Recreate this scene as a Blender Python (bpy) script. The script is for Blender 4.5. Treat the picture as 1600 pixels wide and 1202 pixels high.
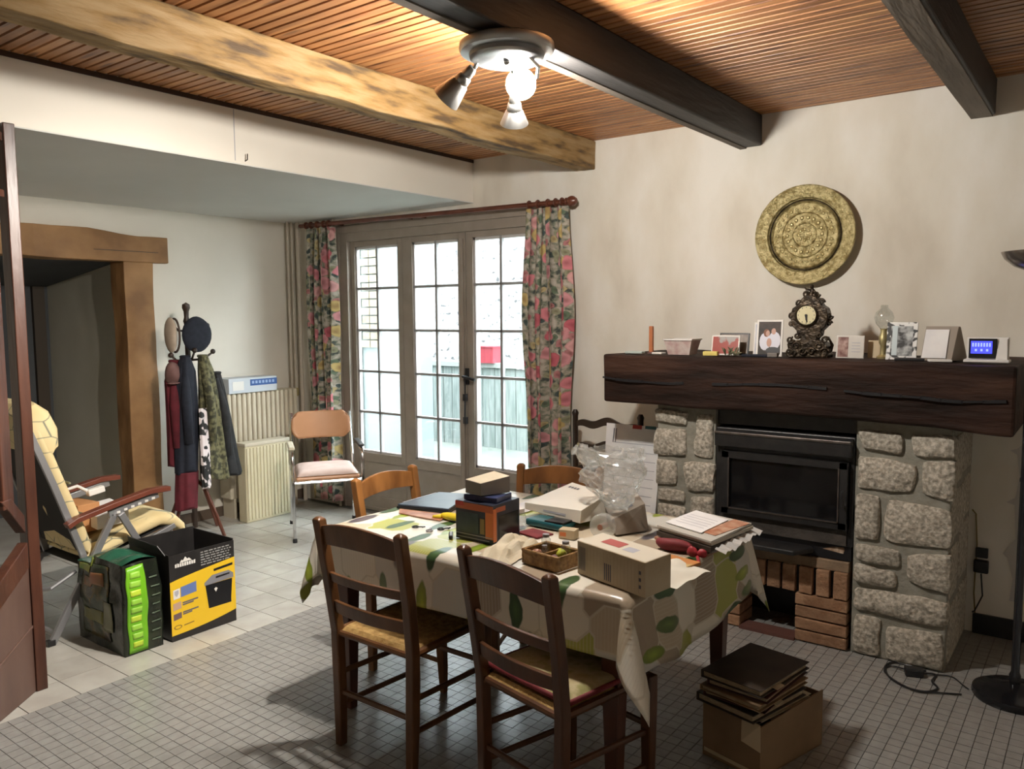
import bpy, bmesh, math, random
from math import sin, cos, pi, radians as R
from mathutils import Vector, Matrix, noise
rnd = random.Random(7)
scene = bpy.context.scene
for o in list(bpy.data.objects):
    bpy.data.objects.remove(o)
COL = scene.collection

# ---------------------------------------------------------------- camera
cd = bpy.data.cameras.new('camera'); cam = bpy.data.objects.new('camera', cd); COL.objects.link(cam)
cd.sensor_width = 36.0; cd.lens = 1255.0 / 1600 * 36.0; cd.clip_start = 0.05
yaw, pit, rol = R(36.83), R(4.98), R(-0.45)
fw = Vector((-sin(yaw) * cos(pit), cos(yaw) * cos(pit), -sin(pit)))
r0 = Vector((cos(yaw), sin(yaw), 0)); u0 = r0.cross(fw)
rr = r0 * cos(rol) + u0 * sin(rol); uu = -r0 * sin(rol) + u0 * cos(rol)
m3 = Matrix((rr, uu, -fw)).transposed()
cam.matrix_world = Matrix.Translation((0, 0, 1.6)) @ m3.to_4x4()
scene.camera = cam

# ---------------------------------------------------------------- world, lights, exposure
w = bpy.data.worlds.new('sky'); scene.world = w; w.use_nodes = True
bg = w.node_tree.nodes['Background']; bg.inputs[0].default_value = (0.86, 0.95, 1.0, 1); bg.inputs[1].default_value = 14.0
vs = scene.view_settings
scene.display_settings.display_device = 'sRGB'
vs.view_transform = 'Standard'; vs.look = 'None'; vs.gamma = 1.0; vs.exposure = 0.68
try: vs.use_curve_mapping = False
except Exception: pass
scene.cycles.max_bounces = 10; scene.cycles.diffuse_bounces = 6; scene.cycles.transparent_max_bounces = 12
scene.cycles.sample_clamp_indirect = 6.0
BULB_L = 740.0; SPOT_W = 205.0; BULB = (-1.738, 2.388, 2.420)

# ---------------------------------------------------------------- materials
MATS = {}
def nodes(name):
    m = bpy.data.materials.new(name); m.use_nodes = True
    nt = m.node_tree; return m, nt, nt.nodes['Principled BSDF']
def N(nt, t, **k):
    n = nt.nodes.new(t)
    for a, b in k.items():
        if a.startswith('i_'): n.inputs[int(a[2:]) if a[2:].isdigit() else a[2:].replace('_', ' ')].default_value = b
        else: setattr(n, a, b)
    return n
def c4(c): return (c[0], c[1], c[2], 1)
def mix(nt, fac, a, b, mode='MIX'):
    n = nt.nodes.new('ShaderNodeMix'); n.data_type = 'RGBA'; n.blend_type = mode
    for s, v in ((0, fac), (6, a), (7, b)):
        if isinstance(v, bpy.types.NodeSocket): nt.links.new(v, n.inputs[s])
        elif v is not None: n.inputs[s].default_value = v if s == 0 else c4(v)
    return n.outputs[2]
def math_(nt, op, a, b=None, c=None):
    n = nt.nodes.new('ShaderNodeMath'); n.operation = op
    for i, v in enumerate((a, b, c)):
        if v is None: continue
        if isinstance(v, bpy.types.NodeSocket): nt.links.new(v, n.inputs[i])
        else: n.inputs[i].default_value = v
    return n.outputs[0]
def ramp(nt, src, stops, interp='LINEAR'):
    n = nt.nodes.new('ShaderNodeValToRGB'); e = n.color_ramp.elements; n.color_ramp.interpolation = interp
    while len(e) < len(stops): e.new(0.5)
    for i, (p, c) in enumerate(stops):
        e[i].position = p; e[i].color = c4(c) if len(c) == 3 else c
    nt.links.new(src, n.inputs[0]); return n.outputs[0]
def coords(nt, scale=(1, 1, 1), kind='Object'):
    tc = nt.nodes.new('ShaderNodeTexCoord'); mp = nt.nodes.new('ShaderNodeMapping')
    nt.links.new(tc.outputs[kind], mp.inputs[0]); mp.inputs[3].default_value = scale
    return mp.outputs[0]
def mat(name, c1, c2=None, sc=4, rough=.6, metal=0, bump=0, bsc=None, st=(1, 1, 1), rv=0, spec=None, detail=5, lo=.35, hi=.65, kind='Object', emit=None, es=0, coat=0, c3=None):
    if name in MATS: return MATS[name]
    m, nt, b = nodes(name); L = nt.links
    b.inputs['Roughness'].default_value = rough; b.inputs['Metallic'].default_value = metal
    if spec is not None: b.inputs['Specular IOR Level'].default_value = spec
    if coat: b.inputs['Coat Weight'].default_value = coat
    out = None; vec = None
    if c2 or bump: vec = coords(nt, st, kind)
    if rv and vec is not None:
        oo = nt.nodes.new('ShaderNodeObjectInfo'); va = nt.nodes.new('ShaderNodeVectorMath'); va.operation = 'ADD'
        L.new(vec, va.inputs[0]); L.new(math_(nt, 'MULTIPLY', oo.outputs['Random'], 61.0), va.inputs[1]); vec = va.outputs[0]
    if c2:
        n = N(nt, 'ShaderNodeTexNoise'); L.new(vec, n.inputs['Vector']); n.inputs['Scale'].default_value = sc; n.inputs['Detail'].default_value = detail
        stops = [(lo, c1), (hi, c2)]
        if c3: stops = [(lo, c1), ((lo + hi) / 2, c2), (hi, c3)]
        out = ramp(nt, n.outputs[0], stops)
    if rv:
        oi = nt.nodes.new('ShaderNodeObjectInfo')
        v = math_(nt, 'MULTIPLY_ADD', oi.outputs['Random'], 2 * rv, 1 - rv)
        hs = nt.nodes.new('ShaderNodeHueSaturation'); L.new(v, hs.inputs['Value'])
        if out is not None: L.new(out, hs.inputs['Color'])
        else: hs.inputs['Color'].default_value = c4(c1)
        out = hs.outputs[0]
    if out is not None: L.new(out, b.inputs['Base Color'])
    else: b.inputs['Base Color'].default_value = c4(c1)
    if bump:
        n = N(nt, 'ShaderNodeTexNoise'); L.new(vec, n.inputs['Vector']); n.inputs['Scale'].default_value = bsc or sc * 3; n.inputs['Detail'].default_value = 6
        bp = nt.nodes.new('ShaderNodeBump'); bp.inputs['Strength'].default_value = min(1, bump); bp.inputs['Distance'].default_value = .01 * max(1, bump)
        L.new(n.outputs[0], bp.inputs['Height']); L.new(bp.outputs[0], b.inputs['Normal'])
    if emit: b.inputs['Emission Color'].default_value = c4(emit); b.inputs['Emission Strength'].default_value = es
    MATS[name] = m; return m
def glass(name, tint=(1, 1, 1), gloss=.08, rough=.02, milky=0):
    if name in MATS: return MATS[name]
    m = bpy.data.materials.new(name); m.use_nodes = True; nt = m.node_tree
    for n in list(nt.nodes): nt.nodes.remove(n)
    o = nt.nodes.new('ShaderNodeOutputMaterial'); t = nt.nodes.new('ShaderNodeBsdfTransparent'); t.inputs[0].default_value = c4(tint)
    g = nt.nodes.new('ShaderNodeBsdfGlossy'); g.inputs['Roughness'].default_value = rough
    fr = nt.nodes.new('ShaderNodeFresnel'); ge = nt.nodes.new('ShaderNodeNewGeometry')
    nt.links.new(math_(nt, 'MULTIPLY_ADD', ge.outputs['Backfacing'], 1 / 1.45 - 1.45, 1.45), fr.inputs[0])
    mx = nt.nodes.new('ShaderNodeMixShader')
    f = math_(nt, 'MINIMUM', math_(nt, 'ADD', fr.outputs[0], gloss), 1.0)
    nt.links.new(f, mx.inputs[0]); nt.links.new(t.outputs[0], mx.inputs[1]); nt.links.new(g.outputs[0], mx.inputs[2])
    last = mx.outputs[0]
    if milky:
        d = nt.nodes.new('ShaderNodeBsdfDiffuse'); d.inputs[0].default_value = (.85, .87, .86, 1)
        tr = nt.nodes.new('ShaderNodeBsdfTranslucent'); tr.inputs[0].default_value = (.85, .87, .86, 1)
        ad = nt.nodes.new('ShaderNodeMixShader'); ad.inputs[0].default_value = .4
        nt.links.new(d.outputs[0], ad.inputs[1]); nt.links.new(tr.outputs[0], ad.inputs[2])
        m2 = nt.nodes.new('ShaderNodeMixShader'); m2.inputs[0].default_value = milky
        nt.links.new(last, m2.inputs[1]); nt.links.new(ad.outputs[0], m2.inputs[2]); last = m2.outputs[0]
    nt.links.new(last, o.inputs[0]); MATS[name] = m; return m

PLASTER = mat('aged_plaster', (.62, .57, .48), (.72, .68, .59), sc=2.2, detail=9, lo=.3, hi=.62, rough=.85, bump=.5, bsc=9, c3=(.79, .765, .70), st=(1.3, 1, .6))
PLASTER_L = mat('pale_plaster', (.66, .62, .54), (.74, .70, .62), sc=1.2, rough=.85, bump=.3, bsc=6)
SMOOTH = mat('smooth_cream_plaster', (.76, .71, .62), (.81, .765, .68), sc=1.5, rough=.8, bump=.1, bsc=5)
GREYCEIL = mat('grey_ceiling_paint', (.60, .60, .57), (.66, .66, .63), sc=1.2, rough=.8)
PLANK = mat('stained_pine_plank', (.18, .070, .027), (.38, .165, .062), sc=2.0, detail=6, lo=.28, hi=.72, st=(1.0, 12, 12), rough=.47, bump=.08, bsc=6, rv=.16, c3=(.50, .25, .095))
def knots(m):
    nt = m.node_tree; L = nt.links; b = nt.nodes['Principled BSDF']; src = b.inputs['Base Color'].links[0].from_socket
    v = coords(nt, (2.2, 14, 1)); oo = nt.nodes.new('ShaderNodeObjectInfo'); va = nt.nodes.new('ShaderNodeVectorMath'); va.operation = 'ADD'
    L.new(v, va.inputs[0]); L.new(math_(nt, 'MULTIPLY', oo.outputs['Random'], 43.0), va.inputs[1])
    vo = N(nt, 'ShaderNodeTexVoronoi', voronoi_dimensions='2D'); vo.inputs['Scale'].default_value = .8; L.new(va.outputs[0], vo.inputs['Vector'])
    k = ramp(nt, vo.outputs['Distance'], [(.06, (1, 1, 1)), (.16, (0, 0, 0))]); k = math_(nt, 'MULTIPLY', k, .8)
    L.new(mix(nt, k, src, (.10, .035, .018)), b.inputs['Base Color'])
knots(PLANK)
BEAM_OLD = mat('ochre_weathered_beam', (.085, .052, .024), (.26, .155, .052), sc=6.5, detail=12, lo=.36, hi=.60, st=(2.2, .55, 3), rough=.75, bump=1.6, bsc=9, c3=(.33, .22, .10))
BEAM_DARK = mat('dark_beam', (.018, .017, .017), (.036, .033, .032), sc=3, st=(3, .6, 4), rough=.55, bump=.5, bsc=8)
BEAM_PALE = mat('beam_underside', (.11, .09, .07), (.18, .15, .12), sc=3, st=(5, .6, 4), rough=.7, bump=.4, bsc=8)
OAK = mat('oak_surround', (.20, .098, .034), (.37, .20, .078), sc=2.5, st=(3, 1.0, 1.2), detail=7, rough=.6, bump=.5, bsc=8)
MANTEL = mat('dark_hewn_mantel', (.010, .005, .003), (.026, .012, .008), sc=2.2, detail=8, st=(.8, 3, 4), rough=.7, spec=.2, bump=1.2, bsc=7, c3=(.050, .024, .015))
CHAIRW = mat('honey_chair_wood', (.13, .05, .013), (.27, .115, .032), sc=5, st=(2, 2, .8), rough=.38, bump=.1, bsc=20)
CHAIR_SHADE = mat('shaded_honey_wood', (.055, .020, .007), (.11, .040, .013), sc=5, st=(2, 2, .8), rough=.35, bump=.1, bsc=20)  # same honey wood, its unlit side painted in as a darker tone
DARKW = mat('near_black_wood', (.020, .012, .008), (.045, .025, .015), sc=5, rough=.4)
DIVW = mat('mahogany_divider_wood', (.045, .015, .009), (.10, .036, .02), sc=3, st=(4, 4, .6), rough=.38, bump=.2, bsc=12)
DIVP = mat('divider_panel_wood', (.085, .045, .034), (.13, .075, .058), sc=2, st=(3, 3, .8), rough=.45)
STRAW = mat('woven_straw', (.33, .19, .055), (.55, .36, .13), sc=40, rough=.75, bump=.6, bsc=90)
MOSAIC = mat('mosaic_tile_glaze', (.25, .245, .23), (.30, .295, .28), sc=25, rough=.30, rv=.08)
TILE = mat('pale_floor_tile', (.42, .40, .36), (.50, .485, .445), sc=6, rough=.24, rv=.05)
GROUT = mat('dark_grout', (.13, .12, .11), (.17, .16, .145), sc=30, rough=.9)
STONE = mat('granite_stone', (.25, .225, .18), (.40, .365, .30), sc=62, detail=8, lo=.36, hi=.66, rough=.85, bump=1.2, bsc=34, rv=.08, c3=(.58, .53, .45))
MORTAR = mat('grey_mortar', (.22, .21, .17), (.29, .28, .235), sc=20, rough=.9, bump=.5, bsc=60)
BRICK = mat('fire_brick', (.24, .125, .065), (.38, .22, .125), sc=16, rough=.85, bump=.7, bsc=60, rv=.22)
IRON = mat('black_cast_iron', (.012, .012, .013), (.022, .021, .021), sc=20, rough=.42, bump=.15, bsc=80)
IRONL = mat('pale_iron_edge', (.09, .075, .065), (.14, .12, .11), sc=20, rough=.4, metal=.6)  # paler iron for the hood edge and door trim
STEEL = mat('brushed_steel', (.45, .445, .43), rough=.32, metal=1)
STEEL_P = mat('plate_steel', (.26, .265, .27), rough=.38, metal=.9)
CHROME = mat('chrome', (.75, .75, .76), rough=.12, metal=1)
ALU = mat('grey_aluminium', (.30, .30, .31), rough=.42, metal=.55)
FRAMEW = mat('taupe_window_paint', (.27, .23, .19), (.31, .265, .22), sc=8, rough=.5)
MUNTW = mat('grey_muntin_paint', (.30, .30, .30), rough=.5)
SASHW = mat('sash_inner_paint', (.50, .47, .46), rough=.5)
BLACK = mat('black_plastic', (.012, .012, .014), rough=.4)
BLKG = mat('gloss_black', (.010, .010, .012), rough=.18)
WHITE = mat('white_card', (.72, .70, .66), rough=.6)
PAPER = mat('white_paper', (.78, .77, .76), (.70, .69, .70), sc=12, rough=.7)
CREAMP = mat('cream_paper', (.66, .60, .46), (.56, .49, .35), sc=9, rough=.7, bump=.5, bsc=14)
INK = mat('faded_ink', (.10, .10, .12), rough=.7)
INKL = mat('pale_ink', (.38, .38, .42), rough=.7)
CARD = mat('brown_cardboard', (.20, .125, .065), (.27, .175, .095), sc=5, rough=.8)
CARDL = mat('light_cardboard', (.46, .37, .24), (.53, .43, .29), sc=5, rough=.75)
BRASS = mat('engraved_brass', (.30, .24, .10), (.62, .54, .29), sc=40, detail=8, lo=.38, hi=.62, rough=.42, metal=.75, bump=1.0, bsc=90)
BRASSR = mat('brass_relief', (.58, .50, .26), rough=.4, metal=.8)
BRONZE = mat('dark_bronze', (.020, .014, .009), (.060, .042, .024), sc=40, rough=.35, metal=.6, bump=.6, bsc=60)
CREAMR = mat('radiator_cream', (.56, .50, .38), (.61, .55, .43), sc=6, rough=.45)
CREAMC = mat('heater_cover_cream', (.62, .56, .38), (.66, .60, .42), sc=6, rough=.45)
PIPE = mat('painted_pipe', (.48, .42, .34), rough=.5)
RED = mat('red_print', (.42, .035, .03), rough=.5)
REDD = mat('dark_red_cloth', (.14, .010, .014), (.20, .02, .025), sc=20, rough=.7)
YELLOW = mat('yellow_print', (.78, .50, .02), rough=.45)
BLUE = mat('blue_print', (.10, .16, .42), rough=.5)
NAVY = mat('navy_cloth', (.006, .008, .016), (.011, .014, .026), sc=30, rough=.85)
BURG = mat('burgundy_cloth', (.09, .008, .014), (.13, .012, .022), sc=15, rough=.85)
OLIVE = mat('olive_patterned_cloth', (.035, .035, .018), (.16, .15, .075), sc=26, rough=.85, lo=.42, hi=.58)
BLKCL = mat('black_cloth', (.010, .010, .011), (.022, .022, .024), sc=20, rough=.85)
BEIGECL = mat('beige_felt', (.38, .30, .23), (.46, .37, .29), sc=14, rough=.9)
MAUVE = mat('mauve_cloth', (.13, .065, .06), (.19, .10, .09), sc=14, rough=.9)
WHPAT = mat('white_black_scarf', (.02, .02, .02), (.70, .62, .62), sc=22, detail=1, lo=.44, hi=.5, rough=.85)
RODW = mat('curtain_rod_wood', (.085, .025, .013), (.14, .045, .025), sc=10, rough=.3)
TERRA = mat('tan_plastic', (.40, .19, .085), (.46, .225, .11), sc=4, rough=.4)
PINKC = mat('pink_cushion', (.62, .46, .40), (.68, .53, .47), sc=10, rough=.85)
GREEN = mat('lime_print', (.16, .45, .015), rough=.35)
GREENL = mat('lime_lettering', (.42, .66, .12), rough=.35)
DKGREEN = mat('dark_green_film', (.008, .06, .032), (.02, .10, .06), sc=8, rough=.22)
BAGB = mat('glossy_bag_film', (.010, .012, .010), (.022, .03, .016), sc=9, rough=.2, bump=1.0, bsc=9)
BAGM = mat('printed_bag_side', (.02, .035, .012), (.10, .07, .02), sc=7, rough=.25, lo=.45, hi=.6, c3=(.02, .015, .01))
ORANGE = mat('orange_print', (.62, .17, .045), rough=.4)
TEAL = mat('teal_wrap', (.02, .11, .13), rough=.3)
DKBLUE = mat('dark_blue_wrap', (.02, .03, .09), (.05, .06, .14), sc=20, rough=.3)
GREYB = mat('grey_box_card', (.16, .145, .13), rough=.6)
WICKER = mat('wicker', (.17, .085, .025), (.36, .21, .07), sc=50, rough=.6, bump=.6, bsc=90)
REDBR = mat('red_brown_magazine', (.26, .10, .06), (.45, .25, .16), sc=18, rough=.4)
BARK = mat('birch_bark', (.30, .19, .12), (.62, .50, .38), sc=20, rough=.85, bump=1, bsc=30, lo=.42, hi=.56)
FOLD1 = mat('dark_leather_folder', (.030, .020, .014), (.055, .038, .027), sc=10, rough=.45)
FOLD2 = mat('oxblood_folder', (.055, .012, .010), (.09, .02, .016), sc=10, rough=.45)
SCREEN = mat('blue_lcd', (.02, .02, .25), rough=.2, emit=(.05, .06, .75), es=1.2)
GLOW = mat('lit_bulb_glass', (1, .95, .85), rough=.4, emit=(1.0, .94, .86), es=BULB_L)
SPOTGLOW = mat('lit_spot_lens', (1, 1, 1), rough=.4, emit=(1.0, .95, .86), es=14)
PANE = glass('window_pane', (.97, .985, .98), .0)
CLEAR = glass('clear_glass', (.93, .95, .94), .10, .05)
POLY = glass('clear_plastic_film', (.96, .97, .97), .10, .12, milky=.22)
OVENG = mat('dark_stove_glass', (.006, .006, .007), rough=.08, spec=.6)

def cushion_mat():
    m, nt, b = nodes('palm_leaf_cushion_cloth'); L = nt.links; b.inputs['Roughness'].default_value = .8
    v = coords(nt, (1, 1, 1)); wv = N(nt, 'ShaderNodeTexVoronoi', feature='DISTANCE_TO_EDGE'); wv.inputs['Scale'].default_value = 9
    mp = nt.nodes.new('ShaderNodeMapping'); mp.inputs[2].default_value = (.5, .6, .3); mp.inputs[3].default_value = (1, .5, 1.2); L.new(v, mp.inputs[0]); L.new(mp.outputs[0], wv.inputs['Vector'])
    f = ramp(nt, wv.outputs['Distance'], [(.0, (1, 1, 1)), (.035, (0, 0, 0))])
    ns = N(nt, 'ShaderNodeTexNoise'); ns.inputs['Scale'].default_value = 5; L.new(v, ns.inputs['Vector'])
    g = ramp(nt, ns.outputs[0], [(.42, (0, 0, 0)), (.5, (1, 1, 1))]); ff = math_(nt, 'MULTIPLY', f, g)
    base = ramp(nt, ns.outputs[0], [(.3, (.62, .48, .24)), (.7, (.72, .60, .34))])
    L.new(mix(nt, ff, base, (.10, .13, .12)), b.inputs['Base Color']); return m
CUSH = cushion_mat()

def floral():
    m, nt, b = nodes('floral_curtain_cloth'); L = nt.links; b.inputs['Roughness'].default_value = .85
    uv = coords(nt, (1, 1, 1), 'UV')
    # wobble
    nz = N(nt, 'ShaderNodeTexNoise'); nz.inputs['Scale'].default_value = 14; L.new(uv, nz.inputs['Vector'])
    ad = nt.nodes.new('ShaderNodeVectorMath'); ad.operation = 'MULTIPLY_ADD'; L.new(nz.outputs[1], ad.inputs[0]); ad.inputs[1].default_value = (.06, .06, 0); L.new(uv, ad.inputs[2])
    ns = N(nt, 'ShaderNodeTexNoise'); ns.inputs['Scale'].default_value = 24; ns.inputs['Detail'].default_value = 3; L.new(uv, ns.inputs['Vector'])
    base = ramp(nt, ns.outputs[0], [(.36, (.05, .06, .055)), (.44, (.17, .19, .14)), (.52, (.33, .30, .24)), (.62, (.44, .40, .34))])
    def flowers(base, sc, thr, cols, off):
        mp = nt.nodes.new('ShaderNodeMapping'); mp.inputs[1].default_value = off; L.new(ad.outputs[0], mp.inputs[0])
        v = N(nt, 'ShaderNodeTexVoronoi', voronoi_dimensions='2D'); v.inputs['Scale'].default_value = sc; L.new(mp.outputs[0], v.inputs['Vector'])
        sp = nt.nodes.new('ShaderNodeSeparateColor'); L.new(v.outputs['Color'], sp.inputs[0])
        col = ramp(nt, sp.outputs[0], [(i / len(cols), c) for i, c in enumerate(cols)], 'CONSTANT')
        dark = ramp(nt, v.outputs['Distance'], [(0.05, (.62, .55, .55)), (.25, (1, 1, 1)), (thr, (.8, .75, .75))])
        col = mix(nt, 1.0, col, dark, 'MULTIPLY')
        k = ramp(nt, v.outputs['Distance'], [(thr - .04, (1, 1, 1)), (thr, (0, 0, 0))])
        on = ramp(nt, sp.outputs[1], [(0, (0, 0, 0)), (.28, (1, 1, 1))], 'CONSTANT')
        return mix(nt, math_(nt, 'MULTIPLY', k, on), base, col)
    o = flowers(base, 15, .36, [(.12, .17, .11), (.26, .27, .17), (.42, .18, .18), (.06, .09, .085), (.45, .37, .19)], (0, 0, 0))
    o = flowers(o, 7.6, .36, [(.62, .22, .25), (.50, .12, .15), (.66, .36, .35), (.52, .40, .16), (.60, .28, .30)], (3.3, 1.7, 0))
    L.new(o, b.inputs['Base Color']); return m
FLORAL = floral()

def clothprint():
    m, nt, b = nodes('leaf_print_oilcloth'); L = nt.links; b.inputs['Roughness'].default_value = .30
    uv = coords(nt, (1, 1, 1), 'UV')
    br = N(nt, 'ShaderNodeTexVoronoi', voronoi_dimensions='2D', distance='CHEBYCHEV'); br.inputs['Scale'].default_value = 6.2; br.inputs['Randomness'].default_value = .55; L.new(uv, br.inputs['Vector'])
    sp = nt.nodes.new('ShaderNodeSeparateColor'); L.new(br.outputs['Color'], sp.inputs[0])
    cream, taupe, lime, grey, sand = (.74, .70, .60), (.36, .29, .21), (.38, .40, .09), (.58, .57, .52), (.52, .44, .32)
    base = ramp(nt, sp.outputs[0], [(0, cream), (.28, taupe), (.48, cream), (.62, lime), (.76, sand), (.88, grey)], 'CONSTANT')
    wv = N(nt, 'ShaderNodeTexWave'); wv.inputs['Scale'].default_value = 26; wv.inputs['Distortion'].default_value = 1; L.new(uv, wv.inputs['Vector'])
    st = ramp(nt, wv.outputs[1], [(.75, (0, 0, 0)), (.9, (1, 1, 1))])
    k = math_(nt, 'MULTIPLY', st, ramp(nt, sp.outputs[1], [(.0, (0, 0, 0)), (.55, (.35, .35, .35))], 'CONSTANT'))
    base = mix(nt, k, base, (.62, .58, .50))
    ed = N(nt, 'ShaderNodeTexVoronoi', voronoi_dimensions='2D', feature='F2', distance='CHEBYCHEV'); ed.inputs['Scale'].default_value = 6.2; ed.inputs['Randomness'].default_value = .55; L.new(uv, ed.inputs['Vector'])
    e = ramp(nt, math_(nt, 'SUBTRACT', ed.outputs['Distance'], br.outputs['Distance']), [(.02, (1, 1, 1)), (.05, (0, 0, 0))])
    base = mix(nt, e, base, (.60, .56, .46))
    lnz = N(nt, 'ShaderNodeTexNoise'); lnz.inputs['Scale'].default_value = 11; L.new(uv, lnz.inputs['Vector'])
    luv = nt.nodes.new('ShaderNodeVectorMath'); luv.operation = 'MULTIPLY_ADD'; L.new(lnz.outputs[1], luv.inputs[0]); luv.inputs[1].default_value = (.028, .028, 0); L.new(uv, luv.inputs[2])
    def leaves(base, sc, rot, stretch, thr, cols, off, share):
        mp = nt.nodes.new('ShaderNodeMapping'); mp.inputs[1].default_value = off; mp.inputs[2].default_value = (0, 0, rot); mp.inputs[3].default_value = stretch; L.new(luv.outputs[0], mp.inputs[0])
        v = N(nt, 'ShaderNodeTexVoronoi', voronoi_dimensions='2D'); v.inputs['Scale'].default_value = sc; v.inputs['Randomness'].default_value = .8; L.new(mp.outputs[0], v.inputs['Vector'])
        s2 = nt.nodes.new('ShaderNodeSeparateColor'); L.new(v.outputs['Color'], s2.inputs[0])
        col = ramp(nt, s2.outputs[0], [(i / len(cols), c) for i, c in enumerate(cols)], 'CONSTANT')
        col = mix(nt, 1.0, col, ramp(nt, v.outputs['Distance'], [(0, (1.5, 1.5, 1.3)), (thr * .5, (1, 1, 1)), (thr, (.7, .75, .7))]), 'MULTIPLY')
        k = ramp(nt, v.outputs['Distance'], [(thr - .03, (1, 1, 1)), (thr, (0, 0, 0))])
        on = ramp(nt, s2.outputs[2], [(0, (0, 0, 0)), (1 - share, (1, 1, 1))], 'CONSTANT')
        return mix(nt, math_(nt, 'MULTIPLY', k, on), base, col)
    o = leaves(base, 7.5, .5, (1, .30, 1), .20, [(.045, .10, .035), (.20, .27, .03), (.11, .17, .05)], (0, .3, 0), .5)
    o = leaves(o, 7.5, -.7, (1, .30, 1), .19, [(.27, .33, .035), (.05, .10, .035)], (1.2, .7, 0), .42)
    o = leaves(o, 4, 1.4, (1, .32, 1), .12, [(.10, .09, .11), (.18, .16, .17)], (2.1, .2, 0), .4)
    L.new(o, b.inputs['Base Color']); return m
OILCLOTH = clothprint()

# ---------------------------------------------------------------- mesh helpers
class MB:
    """collects faces; o = world point taken as the origin of the part"""
    def __init__(s, o=(0, 0, 0)): s.v = []; s.f = []; s.o = Vector(o); s.uv = None
    def add(s, vs, fs):
        n = len(s.v); s.v += [Vector(p) for p in vs]; s.f += [tuple(i + n for i in f) for f in fs]; return s
    def box(s, x0, x1, y0, y1, z0, z1, rz=0, rx=0, ry=0, bottom=True):
        c = Vector(((x0 + x1) / 2, (y0 + y1) / 2, (z0 + z1) / 2)); h = Vector(((x1 - x0) / 2, (y1 - y0) / 2, (z1 - z0) / 2))
        Mx = Matrix.Rotation(rz, 3, 'Z') @ Matrix.Rotation(ry, 3, 'Y') @ Matrix.Rotation(rx, 3, 'X')
        P = [c + Mx @ Vector((a * h.x, b * h.y, d * h.z)) for d in (-1, 1) for a, b in ((-1, -1), (1, -1), (1, 1), (-1, 1))]
        F = [(4, 5, 6, 7), (0, 1, 5, 4), (1, 2, 6, 5), (2, 3, 7, 6), (3, 0, 4, 7)]
        if bottom: F.append((3, 2, 1, 0))
        return s.add(P, F)
    def slab(s, pts, z0, z1):   # pts: ccw xy outline
        n = len(pts); P = [(x, y, z0) for x, y in pts] + [(x, y, z1) for x, y in pts]
        return s.add(P, [tuple(range(n, 2 * n)), tuple(reversed(range(n)))] + [(i, (i + 1) % n, n + (i + 1) % n, n + i) for i in range(n)])
    def prism(s, pts, a, b):    # pts: 3D outline, a..b: offsets (vectors)
        n = len(pts); P = [Vector(p) + Vector(a) for p in pts] + [Vector(p) + Vector(b) for p in pts]
        return s.add(P, [tuple(range(n, 2 * n)), tuple(reversed(range(n)))] + [(i, (i + 1) % n, n + (i + 1) % n, n + i) for i in range(n)])
    def tube(s, path, r, seg=8, closed=False, squash=1):
        P = [Vector(p) for p in path]; n = len(P); rs = r if isinstance(r, (list, tuple)) else [r] * n
        V = []; up = None
        for i, p in enumerate(P):
            if closed: d = P[(i + 1) % n] - P[i - 1]
            else: d = P[min(i + 1, n - 1)] - P[max(i - 1, 0)]
            d.normalize()
            if up is None: up = Vector((0, 0, 1)) if abs(d.z) < .9 else Vector((1, 0, 0))
            a = d.cross(up); a.normalize(); up = a.cross(d).normalized()
            for k in range(seg):
                t = 2 * pi * k / seg; V.append(p + (a * cos(t) + up * sin(t) * squash) * rs[i])
        F = []
        for i in range(n if closed else n - 1):
            j = (i + 1) % n
            for k in range(seg):
                k2 = (k + 1) % seg; F.append((i * seg + k, i * seg + k2, j * seg + k2, j * seg + k))
        if not closed: F += [tuple(reversed(range(seg))), tuple(range((n - 1) * seg, n * seg))]
        return s.add(V, F)
    def lathe(s, prof, seg=24, c=(0, 0, 0), ax='z', M3=None):
        V = []; n = len(prof); c = Vector(c)
        for r, z in prof:
            for k in range(seg):
                t = 2 * pi * k / seg; p = Vector((r * cos(t), r * sin(t), z))
                if ax == 'y': p = Vector((p.x, -p.z, p.y))
                if ax == 'x': p = Vector((p.z, p.x, p.y))
                if M3: p = M3 @ p
                V.append(c + p)
        F = [(i * seg + k, i * seg + (k + 1) % seg, (i + 1) * seg + (k + 1) % seg, (i + 1) * seg + k) for i in range(n - 1) for k in range(seg)]
        if prof[0][0] > 1e-5: F.append(tuple(reversed(range(seg))))
        if prof[-1][0] > 1e-5: F.append(tuple(range((n - 1) * seg, n * seg)))
        return s.add(V, F)
    def ball(s, c, r, seg=14, rings=8, sc=(1, 1, 1)):
        c = Vector(c); V = []
        for i in range(rings + 1):
            a = pi * i / rings
            for k in range(seg):
                t = 2 * pi * k / seg; V.append(c + Vector((r * sin(a) * cos(t) * sc[0], r * sin(a) * sin(t) * sc[1], -r * cos(a) * sc[2])))
        return s.add(V, [(i * seg + k, i * seg + (k + 1) % seg, (i + 1) * seg + (k + 1) % seg, (i + 1) * seg + k) for i in range(rings) for k in range(seg)])
    def grid(s, fn, nu, nv, uvf=None, flip=False):
        n = len(s.v)
        for j in range(nv + 1):
            for i in range(nu + 1): s.v.append(Vector(fn(i / nu, j / nv)))
        for j in range(nv):
            for i in range(nu):
                a = n + j * (nu + 1) + i; q = (a, a + 1, a + nu + 2, a + nu + 1); s.f.append(q[::-1] if flip else q)
        if uvf:
            s.uv = s.uv or {}
            for j in range(nv + 1):
                for i in range(nu + 1): s.uv[n + j * (nu + 1) + i] = uvf(i / nu, j / nv)
        return s
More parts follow.
